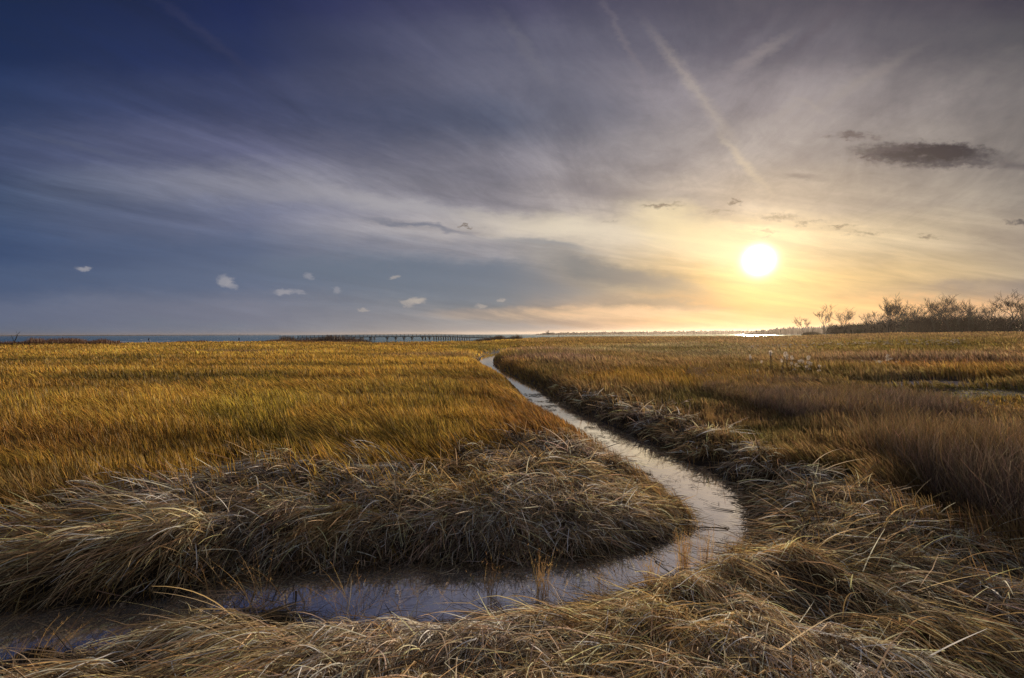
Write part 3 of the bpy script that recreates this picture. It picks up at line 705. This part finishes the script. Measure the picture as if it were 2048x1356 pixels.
def limb(p, d, L, r0, r1, k, wig, up, tr):
    pts = [p]; d = d / np.linalg.norm(d)
    for s in range(k):
        d = d + tr.normal(0, wig, 3) + np.array([0, 0, up]); d /= np.linalg.norm(d); pts.append(pts[-1] + d * L / k)
    return np.array(pts), np.linspace(r0, r1, k + 1), d
def bare_tree(seed, H=12., trunk=.28, r=.28, spread=.9, levels=5, kids=3, wig=.13, twig=.018, lean=(0, 0), up=.05):
    """returns trunk and crown as two meshes"""
    tr = np.random.default_rng(seed); crown = []
    tp, trad, d = limb(np.zeros(3), np.array([lean[0], lean[1], 1.]), H * trunk, r, r * .72, 4, .04, .02, tr)
    def grow(p, d, L, rad, lev):
        pts, rd, dd = limb(p, d, L, rad, max(rad * .45, twig * .6), 4 if lev > 1 else 3, wig, up, tr)
        crown.append((pts, rd))
        if lev <= 0: return
        n = kids + int(tr.integers(-1, 2)) + (1 if lev <= 1 else 0)
        for c in range(n):
            f_ = tr.uniform(.3, 1.0) if c else 1.0
            q_ = pts[min(int(f_ * (len(pts) - 1)), len(pts) - 1)]
            a = tr.uniform(0, 2 * np.pi); sp2 = tr.uniform(.45, 1.0) * spread
            axis = np.array([np.cos(a), np.sin(a), tr.uniform(-.1, .5)])
            nd = dd + axis * sp2
            grow(q_, nd, L * tr.uniform(.58, .86), max(rd[-1] * tr.uniform(.7, .95), twig), lev - 1)
    n0 = kids + 1
    for c in range(n0):
        a = 2 * np.pi * c / n0 + tr.uniform(-.4, .4); s_ = 0.15 if c == 0 else spread * tr.uniform(.6, 1.1)
        grow(tp[-1] if c < 3 else tp[-2], np.array([np.cos(a) * s_, np.sin(a) * s_, 1.]), H * (1 - trunk) * .46 * tr.uniform(.85, 1.15), r * .55, levels - 1)
    return (tp, trad), crown
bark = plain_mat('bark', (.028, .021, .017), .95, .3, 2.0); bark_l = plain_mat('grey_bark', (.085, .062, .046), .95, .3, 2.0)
def tree(px, dist, z, H, label, seed, mat=bark, sink=.3, **k):
    x, y = at(px, dist)
    if z is None: z = float(height(np.array([x]), np.array([y]))[0])
    root = empty('bare_tree', (x, y, z - sink), rng.uniform(0, 6)); tag(root, label, 'tree', 'leafless trees along the right horizon')
    tk, cr = bare_tree(seed, H, **k)
    v_, f_ = tubes([tk], 8); mesh_obj('trunk', v_, f_, mat, root, smooth=True)
    v_, f_ = tubes(cr, 3); mesh_obj('crown', v_, f_, mat, root)
    return root
T = [
 (1603, 240, None, 9.0, 'small faint leafless tree, first from the left of the treeline, in the sun glow', 3, dict(levels=5, kids=3, spread=.55, trunk=.30, r=.16, twig=.03)),
 (1647, 215, None, 12.0, 'slender leafless tree with a forked open crown standing alone near the bay', 14, dict(levels=5, kids=3, spread=.75, trunk=.42, r=.20, twig=.034)),
 (1690, 225, None, 11.5, 'rounded pinkish leafless tree third from the left end of the treeline', 25, dict(levels=5, kids=3, spread=1.0, trunk=.30, r=.2, twig=.03)),
 (1664, 235, None, 6.5, 'low bushy bare tree tucked between the second and third trees', 36, dict(levels=3, kids=5, spread=1.0, trunk=.2, r=.15, twig=.03)),
 (1736, 235, None, 9.5, 'small spreading bare tree above the low thicket, left of the big domed tree', 47, dict(levels=5, kids=3, spread=.9, trunk=.3, r=.15, twig=.025)),
 (1776, 205, None, 14.5, 'tall domed leafless tree with a dense broom of branches and straight pale trunk', 58, dict(levels=5, kids=4, spread=.85, trunk=.34, r=.30, twig=.03)),
 (1815, 215, None, 12.0, 'middling bare tree just right of the domed tree', 69, dict(levels=5, kids=3, spread=.9, trunk=.34, r=.22, twig=.03)),
 (1846, 220, None, 13.0, 'reddish leafless tree with a narrow crown in the middle of the wood', 70, dict(levels=5, kids=3, spread=.7, trunk=.38, r=.22, twig=.03)),
 (1868, 212, None, 14.0, 'bare tree leaning against the left side of the broadest crown', 81, dict(levels=5, kids=3, spread=.9, trunk=.38, r=.22, twig=.03)),
 (1898, 205, None, 16.0, 'broadest and tallest leafless crown, with thick forking limbs, in the wood', 92, dict(levels=5, kids=4, spread=1.15, trunk=.30, r=.34, twig=.03)),
 (1937, 215, None, 13.5, 'upright bare tree with thin parallel branches right of the broadest crown', 103, dict(levels=5, kids=3, spread=.5, trunk=.35, r=.2, twig=.03)),
 (1962, 222, None, 11.5, 'low bare tree behind the dark evergreen hump', 114, dict(levels=5, kids=3, spread=.9, trunk=.35, r=.2, twig=.03)),
 (2016, 155, None, 12.6, 'lone dark leafless tree with wide bare limbs standing in front of the wood', 125, dict(levels=5, kids=3, spread=1.3, trunk=.40, r=.26, twig=.03, up=.02)),
 (1756, 222, None, 10.5, 'small bare tree pressed against the left side of the domed tree', 147, dict(levels=5, kids=3, spread=.8, trunk=.35, r=.2, twig=.03)),
 (1797, 218, None, 11.5, 'thin bare tree right behind the shoulder of the domed tree', 158, dict(levels=5, kids=3, spread=.8, trunk=.36, r=.2, twig=.03)),
 (1832, 224, None, 12.5, 'twiggy bare tree left of the reddish narrow crown', 169, dict(levels=5, kids=3, spread=.9, trunk=.36, r=.2, twig=.03)),
 (1918, 222, None, 13.5, 'bare tree with spreading twigs tucked behind the right side of the broadest crown', 171, dict(levels=5, kids=3, spread=1.0, trunk=.36, r=.22, twig=.03)),
 (1985, 224, None, 12.0, 'bare tree between the lone front tree and the evergreen hump', 182, dict(levels=5, kids=3, spread=.9, trunk=.38, r=.2, twig=.03)),
 (2047, 215, None, 13.0, 'bare tree cut by the right edge of the picture', 136, dict(levels=5, kids=3, spread=.8, trunk=.4, r=.25, twig=.03)),
]
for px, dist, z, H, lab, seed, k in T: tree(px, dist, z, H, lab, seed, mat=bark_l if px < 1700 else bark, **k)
# lone far tree on the dunes, and the dead snag by the sea
x_, y_ = at(1096, 232); root = empty('bare_tree', (x_, y_, 1.0)); tag(root, 'tiny lone leafless tree on a thin trunk far out near the middle of the horizon', 'tree')
tk, cr = bare_tree(7, 4.2, trunk=.5, r=.06, spread=1.3, levels=3, kids=4, twig=.03)
v_, f_ = tubes([tk], 6); mesh_obj('trunk', v_, f_, bark, root); v_, f_ = tubes(cr, 3); mesh_obj('crown', v_, f_, bark, root)
x_, y_ = at(27, 128); z_ = .9
def sn(p): return np.array([((a - 27) / F * 128, 0.15 * i, (680 - b) / F * 128) for i, (a, b) in enumerate(p)])
segs = [(sn([(27, 681), (28, 676), (30, 670), (31, 664), (32.5, 660), (35, 656.5)]), [.13, .11, .10, .09, .06, .03]), (sn([(28, 677), (25, 672), (21, 666), (19.5, 663)]), [.09, .06, .045, .02]), (sn([(31, 664), (34, 661), (37, 660)]), [.045, .03, .015]), (sn([(22.5, 668), (20, 669), (18, 668)]), [.03, .02, .012]), (sn([(32.5, 660), (32, 657), (31, 655)]), [.03, .02, .01])]
v_, f_ = tubes(segs, 6); o = mesh_obj('dead_snag', v_, f_, bark, smooth=True); o.location = (x_, y_, z_); tag(o, 'broken forked dead trunk sticking up from the dune brush at the far left', 'dead tree')

# the wood behind the single trees: reads as one dark mass
def wood():
    segs = []; tr = np.random.default_rng(5); Pn, Wn, Cn = [], [], []
    for k in range(420):
        px = tr.uniform(1690, 2330) if k < 380 else tr.uniform(1660, 1760); dist = tr.uniform(216, 262)
        x, y = at(px, dist); z = float(height(np.array([x]), np.array([y]))[0]) - .2
        H = np.interp(px, [1660, 1720, 1760, 1840, 1900, 1990, 2330], [2.8, 3.4, 4.6, 6.4, 6.8, 6.2, 7.5]) * tr.uniform(.75, 1.12)
        p0 = np.array([x, y, z]); tp, rd, d = limb(p0, np.array([tr.normal(0, .06), tr.normal(0, .06), 1]), H, tr.uniform(.06, .16), .03, 4, .04, .0, tr)
        segs.append((tp, rd))
        n = 170
        b = tp[tr.integers(0, 5, n)] + tr.normal(0, 1, (n, 3)) * np.array([1.4, 1.4, .8]); b[:, 2] = np.maximum(b[:, 2], z)
        a = tr.uniform(0, 2 * np.pi, n); L = tr.uniform(.5, 2.0, n); dd = np.stack([np.cos(a) * .55, np.sin(a) * .55, np.full(n, .8)], -1) * L[:, None]
        Pn.append(b[:, None] + dd[:, None] * np.linspace(0, 1, 3)[None, :, None] + tr.normal(0, .08, (n, 3, 3))); Wn.append(tr.uniform(.05, .22, n))
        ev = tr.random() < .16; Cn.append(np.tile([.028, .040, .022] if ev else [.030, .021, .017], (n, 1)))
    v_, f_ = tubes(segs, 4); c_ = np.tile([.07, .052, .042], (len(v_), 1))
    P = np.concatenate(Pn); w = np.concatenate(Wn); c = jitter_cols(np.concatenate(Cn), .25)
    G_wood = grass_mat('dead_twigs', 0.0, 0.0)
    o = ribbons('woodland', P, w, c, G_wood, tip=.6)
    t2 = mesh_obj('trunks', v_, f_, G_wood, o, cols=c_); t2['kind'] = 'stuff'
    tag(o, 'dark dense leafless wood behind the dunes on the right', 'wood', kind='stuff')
wood()
def brush(name, n, pxr, dr, hr, col, label, amp=.6, seed=0, w0=.05, rnd=1.0):
    tr = np.random.default_rng(200 + seed); px = tr.uniform(*pxr, n); dist = tr.uniform(*dr, n); x, y = at(px, dist)
    k = fbm(px * .03 * rnd, dist * .02, 210 + seed, 4); z = height(x, y); H = hr * np.clip((k - .25) * 2.4, .12, 1.3) * tr.uniform(.5, 1.05, n)
    if rnd < 1: H = H * np.sqrt(np.clip(1.02 - ((px - (pxr[0] + pxr[1]) / 2) / (pxr[1] - pxr[0]) * 2) ** 2, 0, 1))
    a = tr.uniform(0, 2 * np.pi, n); K = 3; sl = np.linspace(0, 1, K)[None]; ln = np.abs(tr.normal(0, .4, n)) * H
    P = np.stack([x[:, None] + np.cos(a)[:, None] * ln[:, None] * sl, y[:, None] + np.sin(a)[:, None] * ln[:, None] * sl, z[:, None] + H[:, None] * sl], -1)
    o = ribbons(name, P, tr.uniform(.6, 1.5, n) * w0, jitter_cols(np.tile(col, (n, 1)) * (1 + (fbm(px * .08, dist * .05, 220)[:, None] - .5) * .8), .25), G_brown, tip=.5)
    tag(o, label, 'brush', kind='stuff')
brush('dune_brush', 16000, (-120, 240), (116, 150), 1.9, [.15, .075, .045], 'reddish brown brush on the low dunes at the far left', w0=.07)
brush('dune_brush', 9000, (220, 760), (150, 172), .9, [.15, .080, .045], 'thin strip of rusty brush between the meadow and the beach', seed=1, w0=.08)
brush('dune_brush', 7000, (560, 740), (175, 215), 2.7, [.085, .055, .042], 'dark brown brush around the left ramp of the footbridge', seed=2, w0=.09)
brush('dune_brush', 6000, (925, 1045), (172, 220), 2.3, [.085, .058, .035], 'dark brush at the right end of the footbridge', seed=3, w0=.09)
brush('dune_brush', 7000, (1604, 1642), (224, 230), 2.6, [.075, .06, .030], 'low round olive bush between the first two trees', seed=4, w0=.12, rnd=.3)

# ------------------------------------------------------------------ footbridge
wood_m = plain_mat('weathered_wood', (.075, .062, .052), .9, .3, 3.0)
def boxes(bl):
    """list of (centre, half sizes, yaw, pitch about own y) -> verts, faces"""
    V_, F_ = [], []
    u_ = np.array([(-1,-1,-1),(1,-1,-1),(1,1,-1),(-1,1,-1),(-1,-1,1),(1,-1,1),(1,1,1),(-1,1,1)], float)
    q_ = np.array([(0,3,2,1),(4,5,6,7),(0,1,5,4),(1,2,6,5),(2,3,7,6),(3,0,4,7)])
    for i, (c, h, yaw, pit) in enumerate(bl):
        Rm = np.array((Matrix.Rotation(yaw, 3, 'Z') @ Matrix.Rotation(pit, 3, 'Y')))
        V_.append((u_ * np.array(h)) @ Rm.T + np.array(c)); F_.append(q_ + 8 * i)
    return np.concatenate(V_), np.concatenate(F_)
BD = 232.0
bpx = lambda px: (px - CX) / F * BD
deck_pts = [(596, 675.8), (640, 675.0), (700, 674.2), (770, 673.7), (830, 673.3), (870, 673.4), (905, 674.3), (950, 675.9), (985, 677.0)]
dz_ = [(bpx(a), EYE - (b - 669.1) / F * BD - .0) for a, b in deck_pts]
bx0 = dz_[0][0]; root = empty('footbridge', (bx0, BD, 0)); tag(root, 'long low wooden footbridge on pilings crossing the inlet by the sea', 'footbridge')
DX = np.array([a - bx0 for a, _ in dz_]); DZ = np.array([b for _, b in dz_])
dzf = lambda x: float(np.interp(x, DX, DZ))
def run(zoff, hh, hw, yoff):
    bl = []
    for i in range(len(DX) - 1):
        a = np.array([DX[i], DZ[i]]); b = np.array([DX[i + 1], DZ[i + 1]]); L = np.linalg.norm(b - a); m_ = (a + b) / 2
        bl.append(((m_[0], yoff, m_[1] + zoff), (L / 2 - .002, hw, hh), 0, -math.atan2(b[1] - a[1], b[0] - a[0])))
    return bl
v_, f_ = boxes(run(0, .16, 1.1, 0)); mesh_obj('deck', v_, f_, wood_m, root)
for sgn in (-1, 1):
    bl = run(1.12, .07, .05, sgn * 1.0) + run(.72, .05, .04, sgn * 1.0) + run(.36, .05, .04, sgn * 1.0)
    v_, f_ = boxes(bl); mesh_obj('handrail', v_, f_, wood_m, root)
post_v, post_f = boxes([((0, 0, .62), (.085, .085, .46), 0, 0)])
pm = None
for i, x in enumerate(np.arange(.6, DX[-1] - 1, 1.95)):
    if pm is None: o = mesh_obj('rail_post', post_v, post_f, wood_m, root); pm = o
    else: o = pm.copy(); COL.objects.link(o); o.parent = root
    o.location = (x, -1.12, dzf(x))
def bent(flare):
    bl = []
    for s in (-.8, .8):
        bl.append(((0, s, -.75), (.13, .13, .75), 0, 0))
        if flare:
            for q_ in (-1, 1): bl.append(((q_ * .42, s, -.42), (.07, .09, .52), 0, q_ * .75))
    bl.append(((0, 0, -.24), (.16, 1.15, .08), 0, 0))
    return boxes(bl)
va, fa_ = bent(True); vb, fb_ = bent(False)
src = {}
bx_list = [(708, 0), (721, 0), (726, 0), (740, 0), (743, 0), (749, 0), (774.5, 1), (791.5, 1), (808, 1), (824, 1), (845, 1), (851, 0), (859, 1)] + [(868 + 4.7 * k, 0) for k in range(16)]
for px, kd in bx_list:
    x = bpx(px) - bx0
    if kd not in src:
        o = mesh_obj('piling', va if kd else vb, fa_ if kd else fb_, wood_m, root); src[kd] = o
    else: o = src[kd].copy(); COL.objects.link(o); o.parent = root
    o.location = (x, 0, dzf(x) - .17)

# ------------------------------------------------------------------ far shore, islands, mudbanks
far_m = plain_mat('far_wood', (.075, .060, .055), 1.0, .3, .02)
def shore(name, px0, px1, dist, prof, depth, label, amp, step=2.0, z0=-.5):
    us = np.arange(px0, px1 + .1, step * .5); n = len(us)
    hh = np.interp(us, [p[0] for p in prof], [p[1] for p in prof])
    hh = hh + amp * (fbm(us * .35, us * 0 + 3, 301, 4) - .45) * 2 + amp * (rng.random(n) - .5) * .9
    hh = np.maximum(hh, .3)
    rows = []
    for k, (dd, hf) in enumerate(((0, 0), (0, .45), (.12, .85), (.3, 1.0), (1, .9), (1.6, 0))):
        d_ = dist + dd * depth + (rng.random(n) - .5) * depth * .1 * (k > 0)
        nz = 1 + (rng.random(n) - .5) * (.35 if 0 < k < 4 else .1)
        rows.append(np.stack([(us - CX) / F * d_, d_, z0 + hh * hf * nz], -1))
    v_ = np.concatenate(rows); i = np.arange(n - 1)
    f_ = np.concatenate([np.stack([k * n + i, k * n + i + 1, (k + 1) * n + i + 1, (k + 1) * n + i], -1) for k in range(5)])
    o = mesh_obj(name, v_, f_, far_m); tag(o, label, 'far shore', kind='structure'); return o
shore('distant_shore', 1070, 1640, 1750, [(1070, 1.5), (1090, 7), (1200, 10), (1400, 13), (1500, 13), (1640, 14)], 260, 'low wooded shore across the bay', 3.0)
shore('near_headland', 1490, 1800, 900, [(1490, 2.5), (1512, 9), (1540, 10), (1560, 13.5), (1600, 14), (1640, 15.5), (1800, 20)], 160, 'wooded headland closing the bay behind the lone trees', 2.2)
shore('far_coast', -200, 560, 6200, [(-200, 10), (300, 10), (560, 6)], 500, 'very faint flat coast on the sea horizon at the left', 1.0, step=6)
mb = []
for a, b, d_, h_ in ((1424, 1431, 300, .45), (1432, 1448, 300, .45), (1030, 1046, 250, .35)):
    n_ = 10; us = np.linspace(a, b, n_); prof = np.sin(np.linspace(0, np.pi, n_)) ** .5 * h_
    base = sum(len(q_) for q_ in mb)
    x_ = (us - CX) / F * d_
    v_ = np.concatenate([np.stack([x_, np.full(n_, d_ - 2.), np.full(n_, -.3)], -1), np.stack([x_, np.full(n_, d_), prof], -1), np.stack([x_, np.full(n_, d_ + 3.), np.full(n_, -.3)], -1)]); i = np.arange(n_ - 1)
    f_ = np.concatenate([np.stack([k * n_ + i, k * n_ + i + 1, (k + 1) * n_ + i + 1, (k + 1) * n_ + i], -1) for k in range(2)])
    o = mesh_obj('mudbank', v_, f_, plain_mat('wet_mud', (.03, .025, .022), .7)); tag(o, 'low dark mud bank showing above the bay', 'mud bank', kind='structure')
# row of mooring piles in the bay
pm = None
x_, y_ = at(1117, 236); v_, f_ = tubes([(np.array([(0, 0, -.8), (0, 0, .6), (0, 0, 1.35)]), [.12, .12, .11])], 8)
o = mesh_obj('post', v_, f_, wood_m); o.location = (x_, y_, .9); tag(o, 'short dark post at the water edge right of the tiny far tree', 'post')

# ------------------------------------------------------------------ people on the beach
def person(px, dist, foot_z, joints, edges, rad, clothes, label):
    x, y = at(px, dist)
    import bmesh
    me = bpy.data.meshes.new('person'); me.from_pydata(joints, edges, []); o = bpy.data.objects.new('person', me); COL.objects.link(o)
    sk = o.modifiers.new('skin', 'SKIN'); o.modifiers.new('sub', 'SUBSURF').levels = 1; o.modifiers['sub'].render_levels = 1
    for i, r_ in enumerate(rad): me.skin_vertices[0].data[i].radius = (r_, r_)
    me.skin_vertices[0].data[0].use_root = True
    me.materials.append(clothes); o.location = (x, y, foot_z); tag(o, label, 'person'); return o
dark_cloth = plain_mat('dark_clothes', (.018, .020, .030), .9, .2); pale = plain_mat('pale_cloth', (.62, .62, .66), .8, .1); hair_m = plain_mat('dark_hair', (.012, .010, .010), .8, .2)
skin_m = plain_mat('skin', (.35, .22, .17), .6, .1)
J = [(0,0,.92),(0,0,1.12),(0,.0,1.36),(0,0,1.48),(0,-.01,1.60),(0,-.01,1.72),
     (.10,0,.86),(.12,-.02,.48),(.12,.02,.08),(.12,-.12,.04),(-.10,0,.86),(-.14,.06,.48),(-.16,.12,.08),(-.16,-.02,.04),
     (.19,0,1.38),(.26,.02,1.10),(.24,-.12,.88),(.23,-.16,.80),(-.19,0,1.38),(-.26,.02,1.10),(-.24,-.10,.86),(-.23,-.14,.78)]
E = [(0,1),(1,2),(2,3),(3,4),(4,5),(0,6),(6,7),(7,8),(8,9),(0,10),(10,11),(11,12),(12,13),(2,14),(14,15),(15,16),(16,17),(2,18),(18,19),(19,20),(20,21)]
RD = [.15,.14,.16,.06,.10,.085,.10,.075,.05,.045,.10,.075,.05,.045,.075,.05,.038,.035,.075,.05,.038,.035]
def zat(px, d): x, y = at(px, d); return float(height(np.array([x]), np.array([y]))[0])
pz = max(zat(298, 196), .1)
p1 = person(298, 196, pz, [(a - (.10 if c > 1.0 else 0), b, c) for a, b, c in J], E, RD, dark_cloth, 'person in dark clothes with something white at their right side on the beach')
hv, hf = tubes([(np.array([(0, 0, 1.52), (0, 0, 1.60), (0, 0, 1.70), (0, 0, 1.79), (0, 0, 1.82)]) + np.array([-.1, .02, 0]), [.06, .115, .125, .08, .01])], 10); mesh_obj('hair', hv, hf, hair_m, p1, smooth=True)
bv, bf = tubes([(np.array([(.30, -.15, .18), (.34, -.15, .30), (.36, -.15, .70), (.30, -.15, 1.05), (.24, -.15, 1.14)]), [.03, .15, .19, .13, .03])], 10)
bag = mesh_obj('white_bag', bv, bf, pale, smooth=True); bag.location = p1.location; tag(bag, 'large white bag or board held by the left hand person on the beach', 'bag')
pz2 = max(zat(478, 206), .1)
p2 = person(478, 206, pz2, J, E, RD, dark_cloth, 'person in dark clothes standing alone on the beach, nearer the footbridge')
hv, hf = tubes([(np.array([(0, 0, 1.52), (0, 0, 1.60), (0, 0, 1.70), (0, 0, 1.79), (0, 0, 1.82)]) + np.array([0, .02, 0]), [.06, .115, .125, .08, .01])], 10); mesh_obj('hair', hv, hf, hair_m, p2, smooth=True)

# ------------------------------------------------------------------ cattails
fluff, q = material('cattail_fluff')
d = q.node('ShaderNodeBsdfDiffuse'); d.inputs[0].default_value = (.80, .74, .66, 1); tr_ = q.node('ShaderNodeBsdfTranslucent'); tr_.inputs[0].default_value = (.92, .84, .74, 1)
a_ = q.node('ShaderNodeMixShader'); a_.inputs[0].default_value = .6; q.l.new(d.outputs[0], a_.inputs[1]); q.l.new(tr_.outputs[0], a_.inputs[2]); o = q.node('ShaderNodeOutputMaterial'); q.l.new(a_.outputs[0], o.inputs[0])
stem_m = plain_mat('reed_stem', (.22, .15, .08), .8)
def cattail_meshes(seed, lean):
    tr = np.random.default_rng(seed)
    st = np.array([(0, 0, 0), (lean * .2, 0, .5), (lean * .6, 0, 1.0)]); v_, f_ = tubes([(st, [.012, .010, .008])], 5)
    n = 140; K = 3; s_ = tr.uniform(0, 1, n); c = np.stack([lean * .6 + lean * .12 * s_, np.zeros(n), 1.0 + .2 * s_], -1)
    prof = np.sin(np.pi * (s_ * .86 + .07)) ** .6
    a = tr.uniform(0, 2 * np.pi, n); dd = np.stack([np.cos(a), np.sin(a), tr.normal(.3, .4, n)], -1) * (.045 * prof * tr.uniform(.6, 1.3, n))[:, None]
    P = c[:, None] + dd[:, None] * np.linspace(.1, 1, K)[None, :, None]
    return (v_, f_), P
proto = None; protos = []
for s_ in range(4):
    (v_, f_), P = cattail_meshes(400 + s_, (.1, -.15, .25, .0)[s_])
    root = empty('cattail', (0, -50, 0)); a = mesh_obj('stem', v_, f_, stem_m, root)
    h_ = ribbons('seed_head', P, np.full(len(P), .022), np.ones((len(P), 3)), fluff, root, ) if False else None
    h_ = ribbons('seed_head', P, np.full(len(P), .022), np.ones((len(P), 3)), fluff, parent=root)
    protos.append((root, a, h_))
used = set()
def cattail(px, py, dist, size, label, group, k):
    x, y = at(px, dist); zb = float(height(np.array([x]), np.array([y]))[0]) - .05
    top = EYE - (py - 668.5 + .0035 * (px - 1024)) / F * dist           # height of the head
    sc_ = max(.45, min(1.9, (top - zb) / 1.1))
    root, a, h_ = protos[k % 4]
    if k % 4 in used:
        r2 = root.copy(); COL.objects.link(r2)
        for ch in (a, h_):
            c2 = ch.copy(); COL.objects.link(c2); c2.parent = r2
        root = r2
    used.add(k % 4)
    root.location = (x, y, zb); root.scale = (size, size, sc_); root.rotation_euler = (0, 0, rng.uniform(-1, 1))
    tag(root, label, 'cattail', group)
ct = [(1540,708),(1546,706),(1562,709),(1574,716),(1572,713),(1592,716),(1609,716),(1602,722),(1598,724),(1611,724),(1613,726),(1619,726),(1616,728),(1605,733),(1579,729),(1583,727),(1608,734),(1575,739),(1586,741),(1581,737),(1638,733),(1625,741),(1630,742),(1590,742),(1498,717),(1506,714),(1518,724),(1515,747),(1646,740),(1569,722)]
for i, (a, b) in enumerate(ct): cattail(a, b, rng.uniform(26, 30), 2.0 if i < 24 else 1.4, 'white fluffy cattail in the bright cluster left of centre among the brown weeds', 'white cattails of the left cluster', i)
ct2 = [(1772,712),(1780,715),(1770,718),(1775,720),(1768,725),(1765,723),(1747,724),(1749,727),(1753,725),(1786,733),(1785,737),(1725,730)]
for i, (a, b) in enumerate(ct2): cattail(a, b, rng.uniform(31, 35), 2.2, 'white fluffy cattail in the small right cluster above the pale reeds', 'white cattails of the right cluster', i)
for i in range(150):
    a = rng.uniform(1500, 1930); b = np.interp(a, [1500, 1700, 1930], [700, 690, 692]) + rng.normal(0, 3.5)
    cattail(a, b, rng.uniform(62, 78), 3.0, 'tiny pale seed head in the long speckled band below the treeline', 'pale seed heads of the far band', i)

# ------------------------------------------------------------------ haze
hz_v = np.array([(-1,-1,-1),(1,-1,-1),(1,1,-1),(-1,1,-1),(-1,-1,1),(1,-1,1),(1,1,1),(-1,1,1)], float) * np.array([13000, 8300, 0]) + np.array([0, 800, 0])
hz_v[:4, 2] = -3.6; hz_v[4:, 2] = 32
hm_, q = material('haze_air')
pv = q.node('ShaderNodeVolumePrincipled'); pv.inputs['Color'].default_value = (.92, .80, .68, 1); pv.inputs['Density'].default_value = .00006; pv.inputs['Anisotropy'].default_value = .70
o = q.node('ShaderNodeOutputMaterial'); q.l.new(pv.outputs[0], o.inputs[1])
hob = mesh_obj('haze', hz_v, np.array([(0,3,2,1),(4,5,6,7),(0,1,5,4),(1,2,6,5),(2,3,7,6),(3,0,4,7)]), hm_); tag(hob, 'thin evening haze over marsh and sea', 'haze', kind='stuff')
